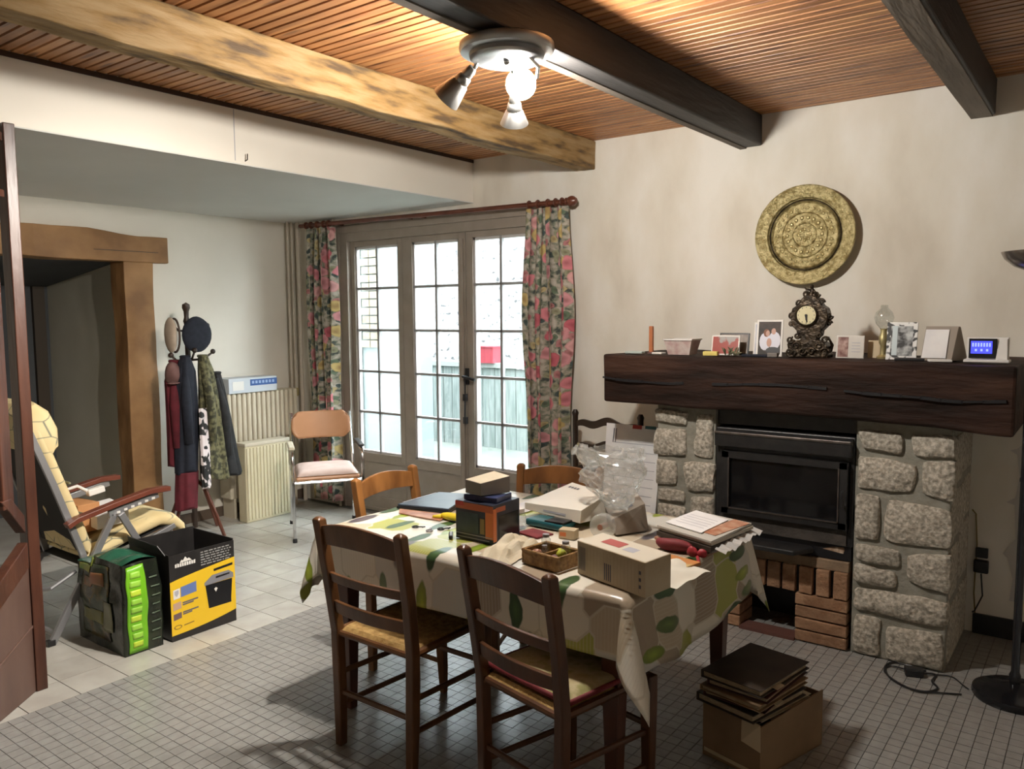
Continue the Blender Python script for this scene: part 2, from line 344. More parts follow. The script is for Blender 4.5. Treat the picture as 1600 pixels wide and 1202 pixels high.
    def jit(s, a, seed=1, sc=6):
        for i, p in enumerate(s.v): s.v[i] = p + noise.noise_vector(p * sc + Vector((seed * 7.1, 0, 0))) * a
        return s
    def build(s, name, m, parent=None, smooth=False, bevel=0, segs=2, solid=0, sub=0, mesh_only=False):
        me = bpy.data.meshes.new(name); me.from_pydata([tuple(p - s.o) for p in s.v], [], s.f); me.update()
        bm = bmesh.new(); bm.from_mesh(me)
        if not solid: bmesh.ops.remove_doubles(bm, verts=bm.verts, dist=1e-6)
        if not s.uv: bmesh.ops.recalc_face_normals(bm, faces=bm.faces)
        bm.to_mesh(me); bm.free()
        if s.uv:
            ul = me.uv_layers.new(name='UVMap')
            for lp in me.loops: ul.data[lp.index].uv = s.uv.get(lp.vertex_index, (0, 0))
        if smooth:
            for p in me.polygons: p.use_smooth = True
            if smooth != 'all':
                try: me.set_sharp_from_angle(angle=R(40))
                except Exception: pass
        if m: me.materials.append(m)
        if mesh_only: return me
        ob = bpy.data.objects.new(name, me); COL.objects.link(ob)
        if parent is not None: ob.parent = parent
        elif s.o.length: ob.location = s.o
        if solid: md = ob.modifiers.new('thickness', 'SOLIDIFY'); md.thickness = solid; md.offset = 0
        if sub: md = ob.modifiers.new('round', 'SUBSURF'); md.levels = sub; md.render_levels = sub
        if bevel: md = ob.modifiers.new('edge', 'BEVEL'); md.width = bevel; md.segments = segs; md.limit_method = 'ANGLE'; md.angle_limit = R(40)
        return ob

def smooth(P, k=5):
    P = [Vector(p) for p in P]; out = []
    for i in range(len(P) - 1):
        a, b, c, d = P[max(0, i - 1)], P[i], P[i + 1], P[min(len(P) - 1, i + 2)]
        for j in range(k):
            t = j / k; out.append(.5 * ((2 * b) + (c - a) * t + (2 * a - 5 * b + 4 * c - d) * t * t + (3 * b - a - 3 * c + d) * t ** 3))
    return out + [P[-1]]
def tag(o, label=None, cat=None, group=None, kind=None):
    if label: o['label'] = label
    if cat: o['category'] = cat
    if group: o['group'] = group
    if kind: o['kind'] = kind
    return o
def thing(name, label, cat, loc=(0, 0, 0), rz=0, group=None, kind=None):
    o = bpy.data.objects.new(name, None); COL.objects.link(o); o.location = loc; o.rotation_euler = (0, 0, rz); o.empty_display_size = .1
    return tag(o, label, cat, group, kind)
def copy_tree(o, parent=None):
    c = o.copy(); COL.objects.link(c)
    if parent: c.parent = parent
    for ch in [x for x in bpy.data.objects if x.parent == o]: copy_tree(ch, c)
    return c
def inst(name, me, loc, parent, rz=0):
    o = bpy.data.objects.new(name, me); COL.objects.link(o); o.location = loc; o.rotation_euler = (0, 0, rz); o.parent = parent; return o
def S(o, label): return tag(o, label, None, None, 'structure')

# ================================================================ SETTING
XL, XR, YB, YF, ZL, ZC = -5.7, 1.7, 4.5, -1.6, 2.40, 2.695
XM = -3.46      # edge between large tiles and mosaic
# floor
fl = S(MB().box(-7.2, XR, YF, YB + .13, -.12, -.004).build('floor', GROUT), 'grey tiled floor, large tiles giving way to small mosaic squares')
P = .2075
tm = MB().box(-P / 2 + .002, P / 2 - .002, -P / 2 + .002, P / 2 - .002, -.02, .0, bottom=False).build('tile', TILE, mesh_only=True)
for i in range(11):
    for j in range(21):
        y = 1.12 + P * (j - 3) + P / 2
        if y > 4.45: continue
        inst('tile', tm, (XM - P * (i + .5), y, rnd.uniform(-.0006, .0003)), fl)
MB().box(-7.2, XM - P * 11 - .003, 1.5, 3.1, -.02, -.001).build('hall_tile', TILE, fl)
q = .051875
mm = MB().box(-q / 2 + .0013, q / 2 - .0013, -q / 2 + .0013, q / 2 - .0013, -.012, 0, bottom=False).build('mosaic_tile', MOSAIC, mesh_only=True)
cells = []
for i in range(100):
    for j in range(104):
        x = XM + q * (i + .5); y = -.88 + q * (j + .5)
        if x > XR or y > YB: continue
        cells.append((x, y))
def inview(x, y):
    d = Vector((x, y, 0)) - Vector((0, 0, 1.6)); f = d.dot(fw)
    if f < .2: return False
    return abs(d.dot(rr) / f) < .635 and abs(d.dot(uu) / f) < .475
vis = sorted([c for c in cells if inview(*c)], key=lambda c: c[0] ** 2 + c[1] ** 2)[:300]; vset = set(vis)
for x, y in vis: inst('mosaic_tile', mm, (x, y, rnd.uniform(-.0005, .0003)), fl)
rest = MB()
for x, y in cells:
    if (x, y) in vset: continue
    rest.box(x - q / 2 + .0013, x + q / 2 - .0013, y - q / 2 + .0013, y + q / 2 - .0013, -.012, rnd.uniform(-.0005, .0003), bottom=False)
tag(rest.build('mosaic_tiles', MOSAIC, fl), kind='stuff')

# main ceiling: board underlay with individually laid tongued planks
ce = S(MB().box(-3.72, XR, YF, YB, ZC + .012, ZC + .1).build('ceiling', mat('dark_gap', (.02, .010, .006), rough=.8)), 'stained pine board ceiling over the main room')
pk = MB()
for k in (0, 1):
    a, b_ = -.05 + k * .05 + .0025, -.05 + (k + 1) * .05 - .0025
    pk.add([(-3.7, a, .014), (XR, a, .014), (XR, b_, .014), (-3.7, b_, .014), (-3.7, a + .004, 0), (XR, a + .004, 0), (XR, b_ - .004, 0), (-3.7, b_ - .004, 0)],
           [(4, 7, 6, 5), (0, 4, 5, 1), (3, 2, 6, 7), (0, 3, 7, 4), (1, 5, 6, 2)])
pkm = pk.build('plank', PLANK, mesh_only=True)
for j in range(61): inst('plank', pkm, (0, YB - .05 - j * .1, ZC + rnd.uniform(-.0006, .0006)), ce)
# lowered ceiling and the bulkhead in front of it
S(MB().box(XL, -3.701, YF, YB, ZL - .008, ZL + .1).build('ceiling', GREYCEIL), 'grey painted lowered ceiling over the window side')
bk = S(MB().box(-3.84, -3.70, YF, YB, ZL - .004, ZC + .012).build('trim_1', SMOOTH, bevel=.004), 'smooth cream plaster bulkhead below the board ceiling')
MB().box(-3.7, -3.694, YF, YB, ZC - .022, ZC).build('dark_strip', mat('strip_wood', (.05, .025, .015), rough=.6), bk)  # thin dark strip where the bulkhead meets the boards
MB().box(-3.7005, -3.699, 2.553, 2.557, 2.41, 2.67).build('plaster_crack', INKL, bk)
MB().tube([(-3.70, 2.615, 2.415), (-3.68, 2.615, 2.42), (-3.678, 2.615, 2.45)], .003, 6).build('nail', DARKW, bk)

# wall with French window (far wall), pieces around the opening
WX0, WX1, WZ1 = -5.13, -3.06, 2.27
S(MB().box(XL - .2, WX0, YB, YB + .13, 0, 2.8).box(WX1, XR + .2, YB, YB + .13, 0, 2.8).box(WX0, WX1, YB, YB + .13, WZ1, 2.8).build('wall_back', PLASTER), 'aged cream plaster wall with the French window and fireplace')
# left wall with the hall opening
S(MB().box(XL - .16, XL, 2.985, YB, 0, 2.5).box(XL - .16, XL, 1.78, 2.985, 2.05, 2.5).box(XL - .16, XL, YF, 1.78, 0, 2.5).build('wall_left', PLASTER_L), 'pale plaster wall with the timber framed hall opening')
S(MB().box(XR, XR + .15, YF, YB, 0, 2.8).build('wall_right', PLASTER_L), 'plaster wall on the lamp side of the room')
S(MB().box(-7.2, XR + .15, YF - .15, YF, 0, 2.8).build('wall_rear', PLASTER_L), 'plaster wall closing the near side of the room')
S(MB().box(-7.35, XR + .2, YF - .2, YB + .3, 2.8, 2.9).build('ceiling', SMOOTH), 'upper floor slab over all rooms')
# hall behind the opening
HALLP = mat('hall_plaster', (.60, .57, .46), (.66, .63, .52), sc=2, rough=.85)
HALLD = mat('hall_dark_surface', (.06, .065, .07), (.08, .085, .09), sc=2, rough=.8)  # dark tone for the hall's end wall, near wall, soffit and ceiling
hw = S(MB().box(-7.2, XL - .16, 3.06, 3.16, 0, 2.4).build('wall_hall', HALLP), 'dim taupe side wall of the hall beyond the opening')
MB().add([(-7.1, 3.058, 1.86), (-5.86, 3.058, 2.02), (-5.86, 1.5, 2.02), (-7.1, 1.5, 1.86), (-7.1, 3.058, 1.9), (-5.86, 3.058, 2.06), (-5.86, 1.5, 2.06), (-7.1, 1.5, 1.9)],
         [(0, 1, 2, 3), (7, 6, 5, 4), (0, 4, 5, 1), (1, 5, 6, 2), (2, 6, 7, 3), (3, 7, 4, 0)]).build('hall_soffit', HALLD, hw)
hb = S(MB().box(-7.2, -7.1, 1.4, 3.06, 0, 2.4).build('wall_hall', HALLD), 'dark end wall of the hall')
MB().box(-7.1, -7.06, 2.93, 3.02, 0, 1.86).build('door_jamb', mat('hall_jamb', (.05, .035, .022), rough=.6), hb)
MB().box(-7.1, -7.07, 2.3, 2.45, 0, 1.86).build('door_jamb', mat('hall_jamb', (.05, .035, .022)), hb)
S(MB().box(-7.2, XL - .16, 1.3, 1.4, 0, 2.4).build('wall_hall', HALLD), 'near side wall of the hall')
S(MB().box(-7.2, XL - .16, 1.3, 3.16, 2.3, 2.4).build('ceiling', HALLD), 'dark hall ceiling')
# timber surround
ds = thing('door_1', 'oak timber surround of the hall opening in the pale wall', None, (XL, 2.9, 0), kind='structure'); o_ = (XL, 2.9, 0)
b = MB(o_).box(XL - .15, XL + .035, 2.96, 3.19, 0, 2.005); b.v = [Vector((p.x, p.y + .012 * sin(p.z * 3), p.z)) for p in b.v]
def hewn(mb, x0, x1, y0, y1, z0, z1, ax, n, amp, seed):
    """box cut into n rings along an axis so its faces wander like hewn timber"""
    secs = []
    for i in range(n + 1):
        t = i / n; ring = []
        for k, (a, c_) in enumerate(((0, 0), (.5, 0), (1, 0), (1, .5), (1, 1), (.5, 1), (0, 1), (0, .5))):
            if ax == 'x': p = Vector((x0 + (x1 - x0) * t, y0 + (y1 - y0) * a, z0 + (z1 - z0) * c_))
            elif ax == 'y': p = Vector((x0 + (x1 - x0) * a, y0 + (y1 - y0) * t, z0 + (z1 - z0) * c_))
            else: p = Vector((x0 + (x1 - x0) * a, y0 + (y1 - y0) * c_, z0 + (z1 - z0) * t))
            nv = noise.noise_vector(p * 3.1 + Vector((seed, seed * 2, 0)))
            if ax == 'x': nv.x = 0
            if ax == 'y': nv.y = 0
            if ax == 'z': nv.z = 0
            ring.append(p + nv * amp)
        secs += ring
    F = [(i * 8 + k, i * 8 + (k + 1) % 8, (i + 1) * 8 + (k + 1) % 8, (i + 1) * 8 + k) for i in range(n) for k in range(8)]
    F += [tuple(reversed(range(8))), tuple(range(n * 8, n * 8 + 8))]
    return mb.add(secs, F)
hewn(MB(o_), XL - .15, XL + .035, 2.965, 3.185, 0, 2.0, 'z', 14, .012, 3).build('post', OAK, ds, bevel=.006)
hewn(MB(o_), XL - .15, XL + .035, 1.55, 1.78, 0, 2.0, 'z', 14, .012, 5).build('post', OAK, ds, bevel=.006)
lt = hewn(MB(o_), XL - .15, XL + .05, 1.45, 3.30, 2.0, 2.185, 'y', 16, .014, 9)
for p in lt.v:
    if p.z > 2.1: p.z += .03 * max(0, 1 - ((p.y - 2.55) / .5) ** 2)
lt.build('lintel', OAK, ds, bevel=.006)
MB(o_).box(XL + .049, XL + .053, 2.7, 3.22, 2.07, 2.074).build('crack', DARKW, ds)

# ceiling beams
def beam(label, x0, x1, z0, mt, under, amp, seed, uw=None):
    b = hewn(MB((x0, 1.5, z0)), x0, x1, YF, YB, z0, ZC, 'y', 26, amp, seed)
    o = tag(b.build('ceiling_beam', mt, None, bevel=.008), label, 'beam', None, 'structure')
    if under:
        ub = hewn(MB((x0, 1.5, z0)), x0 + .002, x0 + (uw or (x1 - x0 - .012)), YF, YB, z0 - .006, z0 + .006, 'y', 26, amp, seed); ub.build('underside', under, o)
    return o
beam('weathered ochre ceiling beam beside the bulkhead, lit by the lamp', -2.825, -2.69, 2.52, BEAM_OLD, None, .012, 1)
beam('dark ceiling beam right behind the round spot lamp', -1.745, -1.615, 2.525, BEAM_DARK, BEAM_PALE, .004, 2, .040)
beam('dark ceiling beam above the fireplace, nearest the floor lamp', -.60, -.495, 2.525, BEAM_DARK, BEAM_PALE, .004, 3)

# skirting in the corner by the lamp, dark cable trunk
S(MB().box(-.50, XR, YB - .02, YB, 0, .10).build('baseboard_back', BLACK, bevel=.004), 'black skirting beside the fireplace')
S(MB().box(XL, XL + .015, 3.19, YB, 0, .08).build('baseboard_left', mat('skirt_brown', (.10, .07, .05), rough=.6), bevel=.003), 'brown skirting under the coat stand and radiator')

# ---------------------------------------------------------------- French window
wo = (-4.1, YB, 0)
win = thing('window_1', 'three part French window with small panes', None, wo, kind='structure')
yf0, yf1 = YB + .02, YB + .10
fr = MB(wo)
fr.box(-5.13, -5.045, yf0 - .02, yf1, 0, 2.27); fr.box(-3.16, -3.06, yf0 - .02, yf1, 0, 2.27)
fr.box(-5.045, -3.16, yf0 - .02, yf1, 2.20, 2.27)
fr.box(-5.13, -3.06, YB - .012, YB + .01, 2.27, 2.33); fr.box(-5.19, -5.13, YB - .012, YB + .01, 0, 2.33); fr.box(-3.06, -3.0, YB - .012, YB + .01, 0, 2.33)
fr.box(-5.13, -3.06, yf0, yf1, 0, .03)
fr.build('frame', FRAMEW, win, bevel=.004)
leaves = [(-5.045, -4.45, -4.995, -4.50), (-4.44, -3.80, -4.336, -3.866), (-3.80, -3.16, -3.733, -3.235)]
zg0, zg1 = .475, 2.155
pane_i = 0
for li, (a, d, g0, g1) in enumerate(leaves):
    sh = MB(wo); y0, y1 = yf0 + (.0 if li else .015), yf1 - .015
    sh.box(a + .003, g0, y0, y1, .03, 2.20); sh.box(g1, d - .003, y0, y1, .03, 2.20)
    sh.box(g0, g1, y0, y1, zg1, 2.20); sh.box(g0, g1, y0, y1, .40, zg0); sh.box(g0, g1, y0, y1, .03, .12)
    so = sh.build('sash', FRAMEW, win, bevel=.004)
    MB(wo).box(g0, g1, y0 + .012, y1 - .02, .12, .40).build('lower_panel', FRAMEW, win)
    bd = MB(wo)
    for (x0, x1, z0, z1) in ((g0, g0 + .018, zg0, zg1), (g1 - .018, g1, zg0, zg1), (g0, g1, zg1 - .018, zg1), (g0, g1, zg0, zg0 + .018)): bd.box(x0, x1, y0 + .012, y1 - .008, z0, z1)
    bd.build('glazing_bead', SASHW, so)
    xm = (g0 + g1) / 2; hz = (zg1 - zg0) / 5
    MB(wo).box(xm - .011, xm + .011, y0 + .01, y0 + .04, zg0, zg1).build('muntin', MUNTW, so, bevel=.003)
    for k in range(1, 5): MB(wo).box(g0, g1, y0 + .01, y0 + .04, zg0 + k * hz - .010, zg0 + k * hz + .010).build('muntin', MUNTW, so, bevel=.003)
    for k in range(5):
        for (xa, xb) in ((g0 + .005, xm - .009), (xm + .009, g1 - .005)):
            MB(wo).box(xa, xb, y0 + .024, y0 + .027, zg0 + k * hz + .004, zg0 + (k + 1) * hz - .004).build('pane', PANE, so)
# espagnolette and handle
MB(wo).box(-3.845, -3.815, YB + .0, YB + .021, .12, 2.15).build('cover_strip', FRAMEW, win, bevel=.004)
ha = MB(wo).tube([(-3.79, YB + .02, 1.15), (-3.79, YB - .035, 1.15), (-3.75, YB - .04, 1.145), (-3.68, YB - .035, 1.13)], [.011, .011, .010, .012], 8)
ha.box(-3.803, -3.777, YB + .005, YB + .02, 1.09, 1.21); ha.build('handle', BLACK, win, smooth=True)
kk = MB(wo).tube([(-3.80, YB - .0, 1.12), (-3.80, YB - .01, .80)], .006, 6).box(-3.815, -3.785, YB - .012, YB + .01, .97, 1.02).box(-3.815, -3.785, YB - .012, YB + .01, .80, .85); kk.build('bolt_rod', BLACK, win)

# ================================================================ OUTSIDE
CONC = mat('pale_terrace', (.09, .105, .09), (.125, .14, .125), sc=3, rough=.9)
S(MB().box(-22, 6, YB + .13, 16, -.16, -.10).build('terrace_ground', CONC), 'pale terrace ground outside the French window')
RUB = mat('rubble_stone_wall', (.045, .045, .047), (.20, .195, .19), sc=10, detail=8, lo=.34, hi=.54, rough=.9, bump=1.2, bsc=9, c3=(.26, .25, .235), st=(1, 1, 1.6))
hb_ = tag(MB((-8, 9.5, -.1)).box(-16, 2, 9.5, 9.9, -.1, 4.2).build('stone_house_wall', RUB), 'rough pale rubble stone wall of the building across the terrace', 'wall')
FENC = mat('weathered_fence_sheet', (.13, .16, .15), (.23, .255, .245), sc=5, st=(6, 1, .6), rough=.8)
fo = (-7, 8, -.1)
fe = thing('garden_fence', 'weathered grey green board fence standing on the terrace', 'fence', fo)
x = -11.
while x < -2:
    wd = rnd.uniform(.14, .2); MB(fo).box(x, x + wd - .012, 8.0 + rnd.uniform(-.008, .008), 8.03, -.1, .93 + rnd.uniform(-.02, .02)).build('board', FENC, fe); x += wd
MB(fo).box(-11, -2, 7.97, 8.05, .93, .99).build('top_rail', mat('fence_cap', (.25, .26, .245), rough=.7), fe)
po = (-6.43, 7.75, .99)
pl = thing('planter_box', 'red planter box on the fence rail seen through the window', 'planter', (-6.43, 8.0, .99))
o_ = (-6.43, 8.0, .99)
b = MB(o_); b.add([(-6.62, 7.93, .99), (-6.24, 7.93, .99), (-6.24, 8.09, .99), (-6.62, 8.09, .99), (-6.65, 7.9, 1.2), (-6.21, 7.9, 1.2), (-6.21, 8.12, 1.2), (-6.65, 8.12, 1.2)], [(3, 2, 1, 0), (0, 1, 5, 4), (1, 2, 6, 5), (2, 3, 7, 6), (3, 0, 4, 7)])
b.build('tub', mat('red_plastic', (.33, .045, .06), rough=.4), pl)
MB(o_).box(-6.66, -6.2, 7.89, 8.13, 1.19, 1.205).build('rim', mat('red_plastic', (.33, .045, .06)), pl)
o_ = (-7.6, 8.0, .99); pl2 = thing('planter_box', 'faded pink planter box on the fence rail, seen through the middle leaf', 'planter', o_)
b = MB(o_); b.add([(-7.72, 7.93, .99), (-7.47, 7.93, .99), (-7.47, 8.09, .99), (-7.72, 8.09, .99), (-7.74, 7.9, 1.16), (-7.45, 7.9, 1.16), (-7.45, 8.12, 1.16), (-7.74, 8.12, 1.16)], [(3, 2, 1, 0), (0, 1, 5, 4), (1, 2, 6, 5), (2, 3, 7, 6), (3, 0, 4, 7)])
b.build('tub', mat('pink_plastic', (.22, .13, .11), rough=.5), pl2); MB(o_).box(-7.75, -7.44, 7.89, 8.13, 1.15, 1.165).build('rim', mat('pink_plastic', (.22, .13, .11)), pl2)
# pale outbuilding with brick pier seen in the left leaf
ob_o = (-6.6, 6.2, -.1)
ob = thing('outbuilding', 'pale rendered outbuilding corner with a brick edged pier', 'building', ob_o)
MB(ob_o).box(-9.5, -6.78, 6.2, 6.5, -.1, 3.4).box(-6.42, -5.95, 6.2, 6.5, -.1, 3.4).box(-6.78, -6.42, 6.24, 6.5, -.1, 3.4).build('rendered_wall', mat('pale_blue_render', (.13, .155, .16), (.15, .17, .172), sc=2, rough=.9), ob)
QB = mat('yellow_brick', (.12, .10, .065), (.155, .13, .09), sc=12, rough=.9, rv=.1)
for k in range(22):
    MB(ob_o).box(-6.76 + (k % 2) * .05, -6.60, 6.19, 6.3, 1.25 + k * .09, 1.325 + k * .09).build('brick', QB, ob); MB(ob_o).box(-6.59, -6.44 + (k % 2) * .02, 6.19, 6.3, 1.25 + k * .09, 1.325 + k * .09).build('brick', QB, ob)
so_ = (-5.30, 5.4, -.1); sp = thing('wind_spinner', 'blue garden wind spinner on a thin pole outside the window', 'ornament', so_)
MB(so_).tube([(-5.30, 5.4, -.1), (-5.30, 5.4, 1.95)], .007, 6).build('pole', ALU, sp)
for zz, rr_, mt in ((1.74, .05, mat('spinner_blue', (.03, .16, .24), rough=.4)), (1.02, .05, mat('spinner_grey', (.16, .17, .22), rough=.4))):
    b = MB(so_)
    for k in range(6):
        a = k * pi / 3; b.add([(-5.30, 5.39, zz), (-5.30 + rr_ * cos(a), 5.39, zz + rr_ * sin(a)), (-5.30 + rr_ * 1.1 * cos(a + .6), 5.375, zz + rr_ * 1.1 * sin(a + .6)), (-5.30, 5.40, zz + .005)], [(0, 1, 2), (0, 2, 3), (1, 3, 2), (0, 3, 1)])
    b.build('blade_wheel', mt, sp)

# ================================================================ CURTAINS
def curtain(label, x0, x1, yc, z0, z1, nf, seed, gather):
    o_ = ((x0 + x1) / 2, yc, z1); W = x1 - x0; rg = random.Random(seed); ph = rg.uniform(0, 6)
    def f(u, v):
        z = z1 + (z0 - z1) * v; top = max(0, 1 - v * 7)
        cx = (x0 + x1) / 2 + (u - .5) * W * (1 - gather * (.5 + .5 * cos(min(1, v * 1.6) * 2 * pi)) * .25)
        a = .034 * (1 - .35 * top) + .01 * sin(v * 5 + u * 9 + ph)
        y = yc + a * sin(u * nf * 2 * pi + ph + .7 * sin(v * 3 + u * 4)) + .008 * sin(u * nf * 5.1 * pi + v * 4)
        return (cx + .012 * sin(u * nf * 4 * pi + ph + v), y, z)
    b = MB(o_).grid(f, 96, 50, lambda u, v: (u * W * 2.1 + seed, (1 - v) * (z1 - z0)))
    t = tag(b.build('curtain', FLORAL, None, smooth='all', solid=.003), label, 'curtain'); return t
curtain('floral curtain between the corner pipes and window, behind the tan chair', -5.43, -5.07, 4.40, .06, 2.32, 4, 3, .5)
curtain('floral curtain hanging from the rod end beside the ladder back chair', -3.19, -2.80, 4.38, .06, 2.29, 4, 8, .8)
ro = (-4.1, 4.40, 2.33); rod = thing('curtain_rod', 'dark turned wooden curtain rod above the French window', 'rod', ro)
def rz_(x): return 2.350 + (x + 5.5) * (2.318 - 2.350) / 2.7
MB(ro).tube([(-5.50, 4.40, rz_(-5.5)), (-4.0, 4.40, rz_(-4)), (-2.84, 4.40, rz_(-2.84))], .017, 12).build('pole', RODW, rod, smooth=True)
MB(ro).lathe([(0, .07), (.018, .066), (.032, .045), (.034, .03), (.028, .01), (.018, 0), (.026, -.008), (.018, -.016), (0, -.016)], 14, (-2.84, 4.40, rz_(-2.84)), 'x').build('finial', RODW, rod, smooth=True)
for xr in (-5.14,-5.2, -5.28, -5.36, -5.42, -3.14, -3.07, -2.99, -2.93, -2.88):
    MB(ro).lathe([(.019, -.007), (.028, -.005), (.030, 0), (.028, .005), (.019, .007)], 14, (xr, 4.40, rz_(xr)), 'x').build('ring', RODW, rod, smooth=True)
for xr in (-5.08, -4.30, -4.16, -2.9):
    MB(ro).box(xr - .012, xr + .012, 4.41, 4.5, rz_(xr) - .014, rz_(xr) + .01).build('bracket', RODW, rod, bevel=.003)

# ================================================================ DIVIDER at the left edge
dv_o = (-3.67, 1.45, 0)
dv = thing('room_divider', 'dark mahogany stained wooden room divider with a tall post', 'divider', dv_o)
hewn(MB(dv_o), -3.715, -3.632, 1.432, 1.478, 0, 2.392, 'z', 10, .002, 4).build('post', DIVW, dv, bevel=.004)
D = Vector((.63, -.77, 0)); Nn = Vector((.77, .63, 0)); B0 = Vector((-3.655, 1.43, 0))
def dpt(s, z): return B0 + D * s + Vector((0, 0, z))
def dpiece(name, pts, t0, t1, mt, bev=.004): return MB(dv_o).prism([dpt(s, z) for s, z in pts], Nn * t0, Nn * t1).build(name, mt, dv, bevel=bev)
dpiece('lower_panel', [(0, 0.0), (.62, 0.0), (.62, .22), (.26, .45), (.03, .55), (0, .55)], -.012, .012, DIVP)
dpiece('panel_moulding', [(0, .285), (.62, .12), (.62, .13), (0, .297)], .010, .018, DIVP, .003)
dpiece('diagonal_rail', [(.02, .55), (.30, .42), (.62, .20), (.62, .29), (.30, .52), (.02, .66)], -.022, .022, DIVW)
dpiece('diagonal_rail', [(.03, .70), (.14, .82), (.19, .87), (.12, .87), (.03, .775)], -.022, .022, DIVW)
dpiece('stile', [(.095, .83), (.17, .83), (.17, 1.84), (.095, 1.84)], -.02, .02, DIVW)
dpiece('stile', [(.50, .25), (.57, .25), (.57, 2.39), (.50, 2.39)], -.02, .02, DIVW)
dpiece('top_rail', [(.02, 2.315), (.6, 2.315), (.6, 2.35), (.02, 2.35)], -.02, .02, DIVW)
dpiece('top_rail', [(.02, 2.09), (.6, 2.09), (.6, 2.12), (.02, 2.12)], -.015, .015, DIVW)

# ================================================================ CEILING LAMP
ZR = 2.513
lo = (-1.685, 2.235, ZR); la = thing('ceiling_spot_lamp', 'round steel lamp under the dark beam with swivel spots and one bare lit bulb', 'lamp', lo)
Lx, Ly = -1.685, 2.235
MB(lo).lathe([(0, ZR), (.150, ZR), (.160, ZR - .006), (.162, ZR - .022), (.156, ZR - .034), (.146, ZR - .037), (.0, ZR - .037)], 48, (Lx, Ly, 0)).build('ceiling_rose', STEEL, la, smooth=True)
MB(lo).lathe([(.128, ZR - .036), (.126, ZR - .050), (.116, ZR - .058), (0, ZR - .060)], 48, (Lx, Ly, 0)).build('lower_disc', STEEL_P, la, smooth=True)
MB(lo).ball((Lx, Ly, ZR - .062), .012, 10, 6).build('centre_nut', CHROME, la, smooth=True)
def head(base, tip_dir, L, arm_from, lit, nm='spot_head'):
    z = Vector(tip_dir).normalized(); x = z.orthogonal().normalized(); y = z.cross(x); M3 = Matrix((x, y, z)).transposed()
    MB(lo).tube([arm_from, (Vector(arm_from) + Vector(base)) / 2 + Vector((0, 0, -.01)), base], .007, 8).build('swivel_arm', CHROME, la, smooth=True)
    h = MB(lo).lathe([(0, -.01), (.014, -.01), (.018, 0), (.020, .022), (.019, .026), (.024, .03), (.028, .05), (.027, .054), (.033, .06), (.052, L), (.050, L), (.046, L - .01), (.030, .07), (0, .07)], 28, base, M3=M3)
    ho = h.build(nm, STEEL, la, smooth=True)
    MB(lo).lathe([(0, L - .012), (.044, L - .012), (.044, L - .008), (0, L - .007)], 24, base, M3=M3).build('lens', SPOTGLOW if lit else WHITE, ho, smooth=True)
    return Vector(base) + z * (L + .005), z
# spot nearest the window, aimed at the floor
sp1, sd = head((-1.805, 2.190, 2.437), (-.68, -.10, -.56), .135, (-1.785, 2.205, ZR - .045), True)
head((-1.765, 2.385, 2.385), (-.35, .45, -.75), .105, (-1.735, 2.335, ZR - .045), False)
MB(lo).tube([(-1.61, 2.25, ZR - .05), (-1.60, 2.30, 2.435), (-1.64, 2.35, 2.42), (-1.69, 2.375, 2.425)], .007, 8).build('swivel_arm', CHROME, la, smooth=True)
MB(lo).lathe([(0, 2.477), (.016, 2.477), (.019, 2.468), (.018, 2.455), (0, 2.455)], 16, (BULB[0], BULB[1], 0)).build('bulb_socket', CHROME, la, smooth=True)
MB(lo).ball(BULB, .054, 24, 14).build('lit_bulb', GLOW, la, smooth='all')
def lightobj(name, typ, loc, energy, col, size, parent=la, lo_=lo):
    d = bpy.data.lights.new(name, typ); d.energy = energy; d.color = col; d.shadow_soft_size = size
    o = bpy.data.objects.new(name, d); COL.objects.link(o); o.location = Vector(loc) - Vector(lo_); o.parent = parent; return o
so1 = lightobj('spot_light', 'SPOT', sp1, SPOT_W, (1.0, .93, .83), .03)
so1.data.spot_size = R(104); so1.data.spot_blend = 1.0
so1.rotation_euler = sd.to_track_quat('-Z', 'Y').to_euler()

